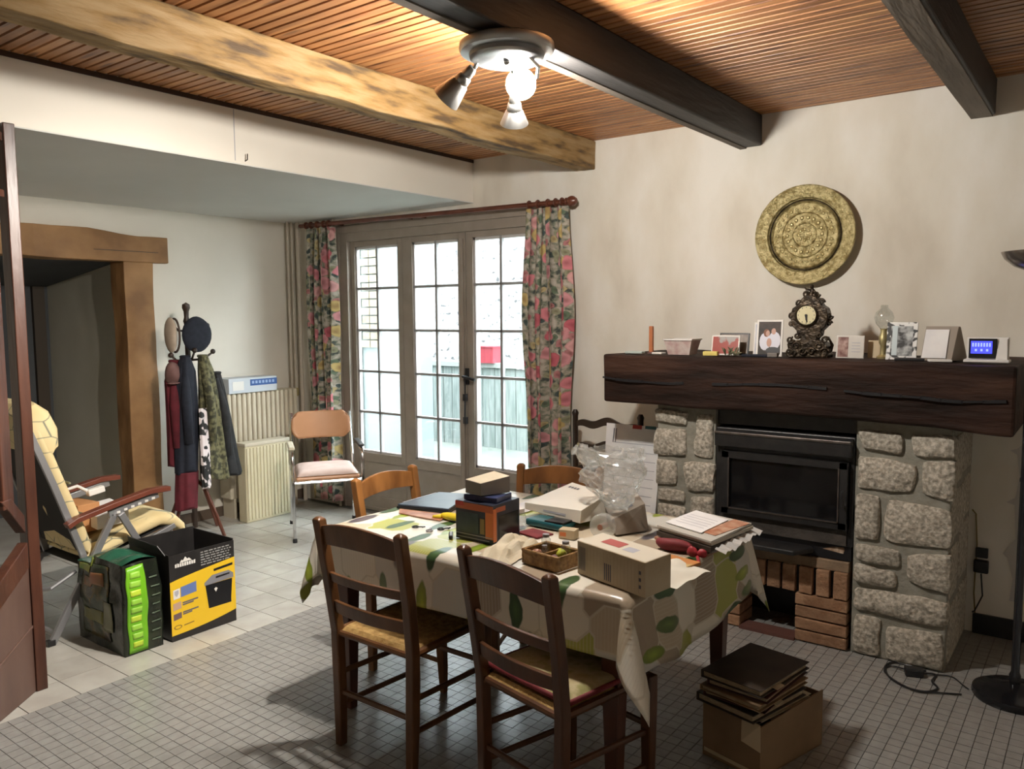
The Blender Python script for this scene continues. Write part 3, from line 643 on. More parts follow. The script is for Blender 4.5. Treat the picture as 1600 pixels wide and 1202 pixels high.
# ================================================================ FIREPLACE
fo = (-1.24, 3.9, 0)
fp = thing('fireplace', 'granite stone fireplace with grey mortar joints and fire brick arch', 'fireplace', fo)
YS = 3.90
MB(fo).box(-1.94, -1.612, YS - .008, YB - .001, 0, 1.12).build('pillar_core', MORTAR, fp, bevel=.006)
MB(fo).box(-.93, -.535, YS - .008, YB - .001, 0, 1.12).build('pillar_core', MORTAR, fp, bevel=.006)
for q_ in ((YS + .30, YB - .001, 0, .42), (YS + .31, YB - .001, .42, 1.03), (YS + .02, YB - .001, 1.035, 1.12)): MB(fo).box(-1.612, -.93, *q_).build('chimney_core', IRON, fp)
def stone(pts, seed, y=YS, proud=.028):
    """irregular hewn block: rounded outline, domed rough face"""
    rg = random.Random(seed); P = [Vector((x, 0, z)) for x, z in pts]; c = sum(P, Vector()) / 4; out = []
    M_ = 7
    for i in range(4):
        a, b = P[i], P[(i + 1) % 4]
        for k in range(M_):
            t = k / M_; p = a.lerp(b, t)
            rnd_in = 1 - .07 * (abs(t - .5) * 2) ** 5
            out.append(c + (p - c) * rnd_in)
    n = len(out); V = []; rings = ((1.0, .03), (1.0, -.012), (.965, -.022), (.80, -.030), (.4, -.033))
    for sc, dy in rings:
        for p in out:
            qv = c + (p - c) * sc; nv = noise.noise_vector(qv * 17 + Vector((seed, 0, 0))); big = noise.noise_vector(qv * 7 + Vector((0, seed, 0)))
            V.append(Vector((qv.x + nv.x * .007 + big.x * .008, y + dy * proud / .028 + (nv.y * .007 if dy < 0 else 0), qv.z + nv.z * .007 + big.z * .008)))
    F = [(r * n + i, r * n + (i + 1) % n, (r + 1) * n + (i + 1) % n, (r + 1) * n + i) for r in range(len(rings) - 1) for i in range(n)]
    V.append(Vector((c.x, y - .034, c.z))); k = len(V) - 1
    F += [((len(rings) - 1) * n + i, (len(rings) - 1) * n + (i + 1) % n, k) for i in range(n)]
    MB(fo).add(V, F).build('stone', STONE, fp, smooth=True)
ST = [[(-.93, 1.06), (-.73, 1.05), (-.74, .96), (-.9, .97)], [(-.7, 1.06), (-.53, 1.06), (-.52, .97), (-.69, .96)], [(-.92, .95), (-.67, .92), (-.69, .79), (-.92, .79)],
      [(-.65, .94), (-.52, .95), (-.52, .77), (-.65, .79)], [(-.92, .76), (-.82, .76), (-.82, .55), (-.92, .55)], [(-.79, .75), (-.52, .74), (-.52, .56), (-.80, .56)],
      [(-.92, .52), (-.73, .52), (-.73, .44), (-.92, .45)], [(-.92, .43), (-.74, .42), (-.74, .34), (-.92, .35)], [(-.70, .51), (-.52, .54), (-.52, .36), (-.70, .38)],
      [(-.92, .325), (-.52, .325), (-.53, .205), (-.92, .215)], [(-.91, .19), (-.80, .19), (-.80, .01), (-.92, .01)], [(-.78, .165), (-.54, .175), (-.54, .01), (-.78, .01)],
      [(-1.95, 1.09), (-1.76, 1.09), (-1.76, 1.02), (-1.95, 1.02)], [(-1.71, 1.08), (-1.62, 1.08), (-1.62, .85), (-1.73, .86)], [(-1.95, .99), (-1.77, .99), (-1.77, .85), (-1.96, .84)],
      [(-1.94, .82), (-1.82, .82), (-1.82, .69), (-1.94, .68)], [(-1.79, .82), (-1.61, .83), (-1.61, .67), (-1.76, .67)], [(-1.93, .66), (-1.77, .66), (-1.77, .60), (-1.93, .60)],
      [(-1.93, .58), (-1.77, .58), (-1.77, .51), (-1.93, .50)], [(-1.74, .645), (-1.61, .645), (-1.61, .53), (-1.74, .53)], [(-1.93, .48), (-1.72, .48), (-1.73, .36), (-1.93, .36)],
      [(-1.69, .50), (-1.61, .50), (-1.61, .34), (-1.70, .34)], [(-1.93, .33), (-1.80, .33), (-1.80, .17), (-1.93, .17)], [(-1.77, .32), (-1.61, .32), (-1.61, .18), (-1.77, .17)], [(-1.93, .14), (-1.61, .15), (-1.61, .01), (-1.93, .01)]]
for i, s_ in enumerate(ST): stone(s_, i * 3.7 + 1)
# side stones on the lamp side of the pillar
for i, (y0, y1, z0, z1) in enumerate(((3.93, 4.2, .02, .28), (4.22, 4.46, .02, .3), (3.93, 4.15, .31, .55), (4.18, 4.46, .33, .6), (3.93, 4.25, .58, .8), (4.27, 4.46, .62, .82), (3.93, 4.15, .83, 1.05), (4.18, 4.46, .85, 1.05))):
    MB(fo).box(-.56, -.528, y0, y1, z0, z1).jit(.008, i, 9).build('stone', STONE, fp, bevel=.012)
mant = hewn(MB(fo), -2.225, -.305, 3.80, 4.495, 1.105, 1.378, 'x', 40, .014, 6)
for p in mant.v:
    if p.z < 1.2: p.z += .022 * (1 - (p.x + 2.225) / 1.92) - .02 * max(0, (p.x + 1.2))
mo = mant.build('mantel_beam', MANTEL, fp, bevel=.012)
ck = MB(fo); pts = []
for i in range(25):
    t = i / 24; x = -2.22 + 1.88 * t; z = 1.255 - .02 * t - .012 * sin(t * 9) + noise.noise(Vector((x * 5, 0, 0))) * .012
    pts.append((x, z))
for i in range(24):
    if i in (6, 7, 15): continue
    (xa, za), (xb, zb) = pts[i], pts[i + 1]; h = .004 + .003 * abs(sin(i))
    ck.box(min(xa, xb), max(xa, xb) + .004, 3.788, 3.815, (za + zb) / 2 - h, (za + zb) / 2 + h, ry=-math.atan2(zb - za, xb - xa))
tag(ck.build('crack', BLACK, mo), kind='stuff')
# fire brick arch, brick stack, niche
bx = [-1.55, -1.475, -1.40, -1.325, -1.25, -1.17, -1.09, -1.01]
for i, x in enumerate(bx): MB(fo).box(x, x + .062, YS - .03, YS + .16, .245, .375).jit(.003, i, 12).build('brick', BRICK, fp, bevel=.004)
MB(fo).box(-1.60, -.945, YS - .015, YS + .3, .375, .425).build('brick_ledge', mat('ledge_mortar', (.20, .14, .09), (.27, .19, .12), sc=14, rough=.9, bump=.5), fp, bevel=.004)
MB(fo).box(-1.55, -.95, YS + .0, YS + .15, .25, .372).build('brick_mortar', IRON, fp)
for k in range(4): MB(fo).box(-1.185, -.945, YS - .03 + rnd.uniform(-.004, .004), YS + .15, .005 + k * .060, .058 + k * .060).jit(.003, k + 20, 12).build('brick', BRICK, fp, bevel=.005)
for k in range(4): MB(fo).box(-1.60, -1.46, YS - .03, YS + .15, .005 + k * .060, .058 + k * .060).jit(.003, k + 30, 12).build('brick', BRICK, fp, bevel=.005)
MB(fo).box(-1.46, -1.185, YS - .04, YS + .06, 0, .015).build('niche_sill', mat('rust_sill', (.10, .04, .03), rough=.8), fp)

io = (-1.26, YS, .5); ins = thing('fireplace_insert', 'black cast iron fireplace insert with dark glass door', 'stove', io)
MB(io).box(-1.608, -.932, YS - .01, YS + .3, .50, 1.02).build('body', IRON, ins, bevel=.006)
MB(io).add([(-1.60, YS - .012, .93), (-.94, YS - .012, .93), (-.94, YS - .012, 1.015), (-1.60, YS - .012, 1.015), (-1.60, YS - .050, .93), (-.94, YS - .050, .93), (-.94, YS - .055, 1.0), (-1.60, YS - .055, 1.0)],
           [(0, 1, 5, 4), (4, 5, 6, 7), (7, 6, 2, 3), (0, 4, 7, 3), (1, 2, 6, 5), (3, 2, 1, 0)]).build('hood', IRON, ins, bevel=.003)
MB(io).box(-1.60, -.94, YS - .0585, YS - .045, .992, 1.006).build('hood_edge', IRONL, ins, bevel=.003)
dr = MB(io); X0, X1, Z0, Z1 = -1.565, -.955, .585, .905
for (a, b_, c_, d_) in ((X0, X0 + .04, Z0, Z1), (X1 - .04, X1, Z0, Z1), (X0, X1, Z1 - .035, Z1), (X0, X1, Z0, Z0 + .035)): dr.box(a, b_, YS - .045, YS - .012, c_, d_)
do = dr.build('door', IRON, ins, bevel=.003)
et = MB(io)
for (a, b_, c_, d_) in ((X0 + .036, X0 + .042, Z0 + .03, Z1 - .03), (X1 - .042, X1 - .036, Z0 + .03, Z1 - .03), (X0 + .036, X1 - .036, Z0 + .030, Z0 + .036)): et.box(a, b_, YS - .05, YS - .044, c_, d_)
et.build('pale_trim', IRONL, do)
MB(io).box(X0 + .04, X1 - .04, YS - .028, YS - .022, Z0 + .035, Z1 - .035).build('glass', OVENG, do)
MB(io).tube([(X1 - .01, YS - .045, .70), (X1 - .01, YS - .075, .70), (X1 - .01, YS - .08, .78)], .007, 8).build('handle', IRON, do, smooth=True)
MB(io).box(-1.58, -.96, YS - .02, YS - .008, .505, .58).build('air_grille', mat('dusty_iron', (.03, .026, .022), (.06, .05, .042), sc=12, rough=.7, bump=.6), ins)
MB(io).slab([(-1.50, YS - .01), (-1.12, YS - .01), (-1.10, YS - .04), (-1.16, YS - .15), (-1.47, YS - .15), (-1.52, YS - .04)], .455, .480).build('ash_lip', IRON, ins, bevel=.006)
MB(io).box(-1.60, -.94, YS + .0, YS + .1, .43, .50).build('base_channel', BLACK, ins)

lo_ = (-1.03, 3.93, .425); lg = thing('birch_log', 'short pale birch log lying on the brick ledge under the insert', 'log', lo_)
MB(lo_).lathe([(0, -.06), (.042, -.058), (.047, -.04), (.047, .055), (.043, .06), (0, .06)], 18, (-1.03, 3.945, .474), 'x').jit(.006, 3, 25).build('trunk', BARK, lg, smooth=True)
MB(lo_).box(-1.085, -1.06, 3.91, 3.94, .47, .525, ry=.3).jit(.004, 5, 30).build('loose_bark', CREAMP, lg)

# ---------------------------------------------------------------- brass tray on the wall
to = (-1.358, 4.47, 2.015); tr = thing('brass_tray', 'large round engraved brass tray hanging above the mantel clock', 'tray', to)
prof = [(0, .018), (.058, .018), (.062, .022), (.066, .018), (.115, .017), (.119, .022), (.123, .017), (.168, .016), (.176, .024), (.184, .012), (.192, .010), (.196, .014), (.200, .026), (.232, .032), (.256, .037), (.262, .040), (.266, .034), (.262, .028), (.2, .012), (0, .006)]
MB(to).lathe(prof, 72, to, 'y').build('dish', BRASS, tr, smooth=True)
rl = MB(to)
for R_, n_, s_ in ((.03, 8, .008), (.092, 18, .011), (.145, 30, .008), (.218, 56, .006), (.244, 64, .005)):
    for k in range(n_):
        a = 2 * pi * k / n_; yy = 4.47 - (.018 if R_ < .19 else .030 if R_ < .23 else .035)
        rl.ball((to[0] + R_ * cos(a), yy, to[2] + R_ * sin(a)), s_, 6, 3, (1, .45, 1))
tag(rl.build('embossing', BRASSR, tr, smooth='all'), kind='stuff')
MB(to).tube([(to[0] + .188 * cos(a * pi / 24), 4.456, to[2] + .188 * sin(a * pi / 24)) for a in range(48)], .004, 6, closed=True).build('dark_groove', BRONZE, tr)

# ================================================================ THINGS ON THE MANTEL
ZM = 1.381
def frame_stand(name, label, cat, x, y, w_, h, lean, rz, fm, pm, z=ZM, group=None, bord=.008, extra=None):
    t = thing(name, label, cat, (x, y, z), rz, group); ca, sa = cos(lean), sin(lean)
    def q(px, pz, py): return Vector((px, py * ca + pz * sa, pz * ca - py * sa))
    def panel(x0, x1, z0, z1, y0, y1):
        return MB().add([q(x0, z0, y0), q(x1, z0, y0), q(x1, z0, y1), q(x0, z0, y1), q(x0, z1, y0), q(x1, z1, y0), q(x1, z1, y1), q(x0, z1, y1)],
                        [(3, 2, 1, 0), (4, 5, 6, 7), (0, 1, 5, 4), (1, 2, 6, 5), (2, 3, 7, 6), (3, 0, 4, 7)])
    panel(-w_ / 2, w_ / 2, 0, h, 0, .008).build('frame', fm, t, bevel=.0015)
    panel(-w_ / 2 + bord, w_ / 2 - bord, bord, h - bord, -.001, .0).build('picture', pm, t)
    MB().box(-.015, .015, .01 + h * .12, .014 + h * .12, 0, h * .6, rx=.28).build('strut', BLACK, t)
    if extra: extra(t, panel)
    return t
PH_DARK = mat('photo_dark', (.02, .017, .014), (.06, .04, .03), sc=20, rough=.6)
SKIN = mat('photo_skin', (.45, .24, .17), rough=.4); SHIRT = mat('photo_shirt', (.60, .60, .68), rough=.4)
def couple(t, panel):
    panel(-.045, .04, .02, .16, -.0015, -.001).build('print_ground', PH_DARK, t)
    def disc(cx, cz, rx, rz_, mt, nm, off):
        b = MB(); n = 14
        b.v = [Vector((cx + rx * cos(2 * pi * k / n), off, cz + rz_ * sin(2 * pi * k / n))) for k in range(n)]; b.f = [tuple(range(n))]
        ca, sa = cos(.16), sin(.16); b.v = [Vector((p.x, p.y * ca + p.z * sa, p.z * ca - p.y * sa)) for p in b.v]; b.build(nm, mt, t)
    disc(-.020, .075, .028, .045, SHIRT, 'printed_figure', -.0022); disc(.025, .080, .030, .045, SHIRT, 'printed_figure', -.0024)
    disc(-.014, .118, .015, .020, mat('photo_hair', (.20, .08, .04), rough=.6), 'printed_hair', -.0026); disc(-.008, .116, .010, .015, SKIN, 'printed_face', -.0029); disc(.020, .126, .011, .016, SKIN, 'printed_face', -.0029); disc(.0, .070, .012, .022, SKIN, 'printed_arm', -.0032); disc(.02, .03, .035, .018, BLACK, 'printed_trousers', -.0031)
frame_stand('photo_frame', 'white bordered photograph of an embracing couple leaning beside the clock', 'photo', -1.378, 3.98, .128, .185, .16, .12, WHITE, PH_DARK, extra=couple, group=None, bord=.010)
frame_stand('photo_frame', 'paler print standing behind the couple photograph', 'photo', -1.425, 4.06, .12, .170, .16, .12, WHITE, mat('photo_blue', (.35, .38, .48), (.60, .60, .62), sc=18, rough=.4))
frame_stand('photo_frame', 'small red and grey picture behind the plant sprig on the mantel', 'photo', -1.615, 4.00, .15, .105, .2, .05, WHITE, mat('photo_redgrey', (.30, .035, .02), (.32, .30, .28), sc=6, lo=.48, hi=.5, rough=.4))
frame_stand('photo_frame', 'dark edged picture standing behind the small red picture', 'photo', -1.60, 4.08, .16, .115, .2, .05, BLACK, mat('photo_brown', (.10, .07, .05), (.3, .25, .2), sc=14, rough=.4))
frame_stand('postcard', 'postcard with a reddish figure and pale half, beside the clock', 'card', -.998, 4.00, .125, .108, .12, 0, WHITE, mat('card_pale', (.50, .47, .42), (.60, .57, .52), sc=6, rough=.5), bord=.002,
            extra=lambda t, panel: (panel(-.055, -.008, .006, .1, -.002, -.001).build('printed_figure', mat('card_figure', (.12, .03, .02), (.45, .30, .25), sc=28, rough=.5), t), [panel(.008, .045, .03 + k * .014, .033 + k * .014, -.002, -.001).build('text_line', INKL, t) for k in range(4)]))
frame_stand('beige_card', 'plain beige card standing between postcard and oil lamp', 'card', -.905, 4.06, .055, .085, .15, 0, CARDL, CARDL, bord=.003)
frame_stand('picture_frame', 'white patterned frame with a black and white picture beside the oil lamp', 'photo', -.772, 3.98, .128, .172, .14, 0, mat('mottled_frame', (.03, .03, .03), (.72, .72, .70), sc=34, detail=1, lo=.40, hi=.46, rough=.5),
            mat('photo_bw', (.03, .03, .03), (.50, .52, .52), sc=22, lo=.4, hi=.6, rough=.35), bord=.018,
            extra=lambda t, panel: panel(-.04, -.018, .02, .155, -.0025, -.0015).build('pale_stripe', mat('photo_stripe', (.52, .60, .62), rough=.4), t))
# tub
o_ = (-1.84, 3.98, ZM); tb = thing('plastic_tub', 'pale pink food tub without lid on the mantel end', 'tub', o_)
MB(o_).add([(-1.905, 3.94, ZM), (-1.785, 3.94, ZM), (-1.785, 4.03, ZM), (-1.905, 4.03, ZM), (-1.925, 3.925, ZM + .082), (-1.765, 3.925, ZM + .082), (-1.765, 4.045, ZM + .082), (-1.925, 4.045, ZM + .082)],
           [(3, 2, 1, 0), (0, 1, 5, 4), (1, 2, 6, 5), (2, 3, 7, 6), (3, 0, 4, 7)]).build('body', mat('tub_print', (.42, .27, .25), (.58, .50, .46), sc=22, rough=.45), tb, solid=.002)
MB(o_).box(-1.93, -1.76, 3.92, 3.927, ZM + .076, ZM + .084).box(-1.93, -1.76, 4.043, 4.05, ZM + .076, ZM + .084).box(-1.93, -1.923, 3.92, 4.05, ZM + .076, ZM + .084).box(-1.767, -1.76, 3.92, 4.05, ZM + .076, ZM + .084).build('rim', WHITE, tb)
# orange candle / box standing
o_ = (-2.025, 3.98, ZM); cn = thing('orange_candle', 'slim orange brown candle standing upright near the mantel end', 'candle', o_)
MB(o_).box(-2.036, -2.014, 3.968, 3.990, ZM + .006, ZM + .15).build('body', mat('candle_orange', (.42, .15, .06), rough=.5), cn, bevel=.004)
MB(o_).lathe([(0, ZM), (.022, ZM), (.024, ZM + .008), (.016, ZM + .010), (0, ZM + .010)], 16, (-2.025, 3.98, 0)).build('dish', MAUVE, cn, smooth=True)
for (x, y, w_, d_, h, mt, lb, rz) in ((-2.11, 3.95, .10, .05, .012, mat('pale_green_card', (.45, .52, .48), rough=.6), 'flat pale green packet at the far mantel end', .1), (-1.965, 3.95, .06, .05, .010, WHITE, 'small flat white packet beside the candle', -.1),
                                  (-1.66, 3.93, .075, .05, .022, mat('soft_yellow', (.70, .58, .16), rough=.6), 'folded yellow cloth in front of the small red picture', .2), (-.60, 3.90, .09, .06, .010, WHITE, 'white slip of paper lying before the card box', .3),
                                  (-.72, 3.90, .12, .05, .014, BLACK, 'flat black spectacle case in front of the patterned frame', .12), (-1.42, 3.93, .14, .05, .012, NAVY, 'dark blue wallet lying in front of the couple photograph', .1), (-1.335, 3.92, .05, .03, .022, GREYB, 'small grey matchbox beside the wallet', 0)):
    n_ = 'paper_packet' if 'packet' in lb else 'folded_cloth' if 'cloth' in lb else 'paper_slip' if 'slip' in lb else 'spectacle_case' if 'spectacle' in lb else 'wallet' if lb.startswith('dark blue') else 'matchbox'
    b = MB((x, y, ZM)).box(x - w_ / 2, x + w_ / 2, y - d_ / 2, y + d_ / 2, ZM, ZM + h, rz=rz); tag(b.build(n_, mt, None, bevel=min(.004, h / 3)), lb, n_.split('_')[-1])
# dried sprig
o_ = (-1.56, 3.95, ZM); spg = thing('dried_sprig', 'grey green dried sprig lying before the small red picture', 'plant', o_)
b = MB(o_); rg = random.Random(5)
for k in range(16):
    a = rg.uniform(0, 2 * pi); l = rg.uniform(.02, .05); p = Vector((-1.56 + rg.uniform(-.03, .03), 3.95, ZM + .004)); e = p + Vector((cos(a) * l, sin(a) * l * .5, rg.uniform(.01, .045)))
    b.tube([p, (p + e) / 2 + Vector((0, 0, .006)), e], [.002, .006, .001], 5)
b.build('leaf_cluster', mat('sprig_green', (.10, .11, .06), (.22, .20, .12), sc=30, rough=.8), spg)
# clock
o_ = (-1.187, 4.02, ZM); ck_ = thing('mantel_clock', 'ornate dark bronze mantel clock with a cream dial', 'clock', o_)
cx, cy = -1.187, 4.02
def outline(pts, y0, y1, nm, par, mt=BRONZE, bev=.004):
    P2 = [(x, z) for x, z in pts] + [(-x, z) for x, z in reversed(pts) if abs(x) > 1e-4]
    V = [(cx + x, cy, ZM + z) for x, z in P2]
    return MB(o_).prism(V, (0, y0, 0), (0, y1, 0)).build(nm, mt, par, bevel=bev)
outline([(0, .0), (.095, .0), (.10, .015), (.088, .03), (.092, .055), (.075, .075), (.050, .085), (0, .085)], -.045, .045, 'base', ck_)
outline([(0, .08), (.035, .08), (.042, .095), (.055, .11), (.058, .13), (.078, .15), (.086, .175), (.088, .21), (.080, .238), (.060, .252), (.045, .275), (.030, .292), (0, .30)], -.035, .035, 'case', ck_)
sc_ = MB(o_)
def scroll(x, z, r, turns=1.3, w=.007, y=-.045, sgn=1, start=0):
    P_ = []
    for k in range(16):
        t = k / 15; a = start + sgn * t * turns * 2 * pi; P_.append((cx + x + r * (1 - .75 * t) * cos(a), cy + y, ZM + z + r * (1 - .75 * t) * sin(a)))
    sc_.tube(P_, [w * (1 - .5 * k / 15) for k in range(16)], 6)
for s1 in (-1, 1):
    scroll(s1 * .080, .025, .026, sgn=s1); scroll(s1 * .055, .055, .022, sgn=-s1); scroll(s1 * .082, .085, .018, sgn=s1); scroll(s1 * .088, .20, .018, y=-.01, sgn=-s1); scroll(s1 * .090, .165, .013, y=-.01, sgn=s1)
    scroll(s1 * .05, .265, .02, sgn=s1, y=-.02); scroll(s1 * .022, .03, .018, sgn=s1, y=-.05); scroll(s1 * .025, .305, .016, sgn=-s1, y=-.0); scroll(s1 * .052, .105, .014, sgn=s1, y=-.035)
    sc_.tube([(cx + s1 * .095, cy, ZM + .03), (cx + s1 * .104, cy, ZM + .06), (cx + s1 * .085, cy, ZM + .10)], [.01, .008, .004], 6)
    sc_.box(cx + s1 * .075 - .012, cx + s1 * .075 + .012, cy - .05, cy - .02, ZM, ZM + .012)
tag(sc_.build('scrollwork', BRONZE, ck_, smooth='all'), kind='stuff')
fg = MB(o_); fg.tube([(cx, cy, ZM + .29), (cx, cy, ZM + .305), (cx + .006, cy, ZM + .325), (cx + .0, cy, ZM + .338)], [.024, .014, .012, .006], 8).ball((cx + .002, cy, ZM + .343), .010, 8, 6).tube([(cx, cy, ZM + .325), (cx + .02, cy - .01, ZM + .318), (cx + .028, cy, ZM + .305)], [.006, .005, .003], 6).tube([(cx, cy, ZM + .325), (cx - .022, cy - .01, ZM + .33), (cx - .032, cy, ZM + .338)], [.006, .005, .003], 6).tube([(cx - .035, cy, ZM + .285), (cx - .015, cy, ZM + .30), (cx + .015, cy, ZM + .30), (cx + .035, cy, ZM + .285)], [.006, .012, .012, .006], 8)
fg.build('crowning_figure', BRONZE, ck_, smooth='all')
MB(o_).lathe([(0, .036), (.052, .036), (.055, .044), (.048, .048), (.046, .040)], 30, (cx - .010, cy, ZM + .205), 'y').build('bezel', BRONZE, ck_, smooth=True)
dl = MB(o_).lathe([(0, .041), (.045, .041), (.045, .036)], 30, (cx - .010, cy, ZM + .205), 'y').build('dial', mat('clock_dial', (.60, .54, .32), (.68, .62, .40), sc=10, rough=.35), ck_)
hnd = MB(o_).box(cx - .013, cx - .007, cy - .0435, cy - .042, ZM + .170, ZM + .208, ry=-.25).box(cx - .013, cx - .005, cy - .0455, cy - .044, ZM + .182, ZM + .208, ry=-.05).lathe([(0, .047), (.005, .047), (.005, .042)], 10, (cx - .01, cy, ZM + .205), 'y'); hnd.build('hands', BLACK, dl)
tk = MB(o_)
for k in range(12):
    a = k * pi / 6; tk.box(cx - .010 + .038 * cos(a) - .0015, cx - .010 + .038 * cos(a) + .0015, cy - .042, cy - .0412, ZM + .205 + .038 * sin(a) - .003, ZM + .205 + .038 * sin(a) + .003)
tk.build('hour_marks', INK, dl)
# oil lamp
o_ = (-.857, 4.03, ZM); ol = thing('oil_lamp', 'small oil lamp with a round clear glass chimney beside the patterned frame', 'lamp', o_)
MB(o_).lathe([(0, 0), (.026, 0), (.028, .01), (.014, .02), (.012, .06), (.02, .075), (.02, .10), (.013, .125), (.016, .14), (0, .14)], 20, o_).build('base', BRASSR, ol, smooth=True)
MB(o_).lathe([(.016, .14), (.036, .165), (.043, .19), (.036, .215), (.017, .235), (.014, .25)], 24, o_).build('chimney', CLEAR, ol, smooth='all')
MB(o_).tube([(-.835, 4.03, ZM + .13), (-.815, 4.03, ZM + .14), (-.81, 4.03, ZM + .12)], .003, 6).build('wick_knob', DARKW, ol)
# card box (standing folder with paper)
o_ = (-.60, 4.02, ZM); cb = thing('card_file', 'grey beige upright card file with a white sheet on its front', 'box', o_)
MB(o_).add([(-.69, 3.97, ZM), (-.565, 3.97, ZM), (-.522, 4.12, ZM), (-.66, 4.12, ZM), (-.675, 4.0, ZM + .152), (-.545, 4.0, ZM + .152), (-.54, 4.02, ZM + .150), (-.67, 4.02, ZM + .150)],
           [(3, 2, 1, 0), (4, 5, 6, 7), (0, 1, 5, 4), (1, 2, 6, 5), (2, 3, 7, 6), (3, 0, 4, 7)]).build('case', mat('taupe_card', (.30, .255, .21), rough=.7), cb, bevel=.002)
MB(o_).add([(-.685, 3.968, ZM + .012), (-.588, 3.968, ZM + .012), (-.58, 3.9935, ZM + .138), (-.673, 3.9935, ZM + .138)], [(0, 1, 2, 3)]).build('sheet', PAPER, cb, solid=.001)
# weather station
o_ = (-.43, 3.98, ZM); ws = thing('weather_station', 'white weather station with a lit blue display at the mantel end', 'clock', o_)
MB(o_).box(-.515, -.345, 3.93, 4.01, ZM, ZM + .012).box(-.508, -.352, 3.975, 4.0, ZM + .01, ZM + .106).build('body', WHITE, ws, bevel=.003)
MB(o_).box(-.500, -.395, 3.966, 3.976, ZM + .016, ZM + .100).build('bezel', BLKG, ws, bevel=.002)
so = MB(o_).box(-.492, -.412, 3.964, 3.967, ZM + .036, ZM + .090).build('screen', SCREEN, ws)
sg = MB(o_)
for k in range(7):
    sg.box(-.487 + k * .0105, -.481 + k * .0105, 3.9630, 3.9641, ZM + .066, ZM + .082)
    if k % 2: sg.box(-.487 + k * .0105, -.479 + k * .0105, 3.9630, 3.9641, ZM + .046, ZM + .056)
sg.build('display_segments', mat('lcd_segment', (.1, .12, .5), rough=.3, emit=(.20, .25, 1.0), es=1.4), so)
MB(o_).add([(-.398, 3.962, ZM + .012), (-.355, 3.962, ZM + .012), (-.358, 3.973, ZM + .100), (-.386, 3.973, ZM + .100)], [(0, 1, 2, 3)]).build('sensor', WHITE, ws, solid=.006)

# ================================================================ OUTLET, FLOOR LAMP, CABLE (lamp corner)
o_ = (-.475, YB, .37); ot = thing('wall_outlet', 'black double wall outlet beside the stone pillar', 'outlet', o_)
MB(o_).box(-.50, -.445, YB - .02, YB - .002, .385, .435).build('upper_socket', BLACK, ot, bevel=.004); MB(o_).box(-.505, -.440, YB - .03, YB - .002, .31, .375).build('plug', BLKG, ot, bevel=.006)
MB(o_).tube([(-.47, YB - .03, .31), (-.46, YB - .03, .2), (-.49, YB - .04, .12), (-.50, YB - .03, .11)], .004, 6).build('cord', BLACK, ot)
o_ = (-.50, YB, .3); yc = MB(o_).tube([(-.522, YB - .006, .62), (-.505, YB - .006, .60), (-.495, YB - .006, .45), (-.50, YB - .006, .2), (-.49, YB - .022, .105)], .0035, 6)
tag(yc.build('wall_cable', mat('yellowed_cable', (.20, .14, .03), rough=.5), None, smooth=True), 'thin yellowed cable running down the wall behind the stone pillar', 'cable')
torn = MB((-.27, YB, .6)); oz = [(-.30, .985), (-.345, .94), (-.375, .93), (-.345, .91), (-.33, .80), (-.345, .70), (-.38, .675), (-.345, .665), (-.335, .50), (-.385, .42), (-.365, .40), (-.34, .30), (-.35, .19), (-.10, .17), (-.10, 1.0)]
torn.prism([(x, YB - .001, z) for x, z in oz], (0, 0, 0), (0, -.002, 0)); tag(torn.build('torn_wallpaper', mat('white_lining_paper', (.58, .56, .53), rough=.8), None), 'ragged white patch of torn wallpaper behind the floor lamp pole', 'wallpaper')
o_ = (-.262, 3.80, 0); fl_ = thing('floor_lamp', 'black floor lamp with a heavy round base and upturned metal bowl', 'lamp', o_)
MB(o_).lathe([(0, 0), (.150, 0), (.156, .012), (.152, .030), (.125, .044), (.05, .058), (.024, .066), (0, .068)], 44, o_).build('base', BLKG, fl_, smooth=True)
for a in (.6, 2.3, 3.9, 5.4): MB(o_).box(o_[0] + .128 * cos(a) - .02, o_[0] + .128 * cos(a) + .02, o_[1] + .128 * sin(a) - .02, o_[1] + .128 * sin(a) + .02, 0, .018, rz=a).build('foot', BLACK, fl_, bevel=.003)
MB(o_).lathe([(.020, .06), (.022, .10), (.016, .115), (.0145, .9), (.0145, .91), (.017, .91), (.017, .925), (.0145, .925), (.0135, 1.76), (0, 1.76)], 16, o_).build('pole', BLKG, fl_, smooth=True)
MB(o_).lathe([(0, 1.755), (.03, 1.758), (.07, 1.775), (.105, 1.805), (.118, 1.832), (.116, 1.834), (.10, 1.812), (.06, 1.785), (0, 1.77)], 40, o_).build('bowl_shade', mat('dark_nickel', (.32, .29, .26), rough=.25, metal=.9), fl_, smooth=True)
MB(o_).ball((o_[0], o_[1], 1.79), .028, 12, 8).build('bulb', WHITE, fl_, smooth='all')
o_ = (-.6, 3.75, 0); cbx = thing('power_adapter', 'black power adapter with its looped cable on the mosaic floor', 'cable', o_)
MB(o_).box(-.675, -.600, 3.765, 3.815, .002, .035, rz=.3).build('adapter', BLACK, cbx, bevel=.006)
MB(o_).tube(smooth([(-.605, 3.80, .015), (-.56, 3.84, .006), (-.56, 3.76, .006), (-.53, 3.70, .006), (-.57, 3.635, .006), (-.65, 3.64, .006), (-.72, 3.70, .006), (-.757, 3.80, .006), (-.735, 3.87, .006), (-.68, 3.875, .006), (-.62, 3.86, .006), (-.60, 3.84, .012)]), .0045, 6).build('cable_loop', BLACK, cbx, smooth=True)
MB(o_).tube(smooth([(-.68, 3.80, .015), (-.74, 3.82, .006), (-.75, 3.75, .006), (-.69, 3.67, .008), (-.6, 3.62, .009), (-.52, 3.66, .006), (-.44, 3.70, .006)]), .0035, 6).build('cable_loop', BLACK, cbx, smooth=True)
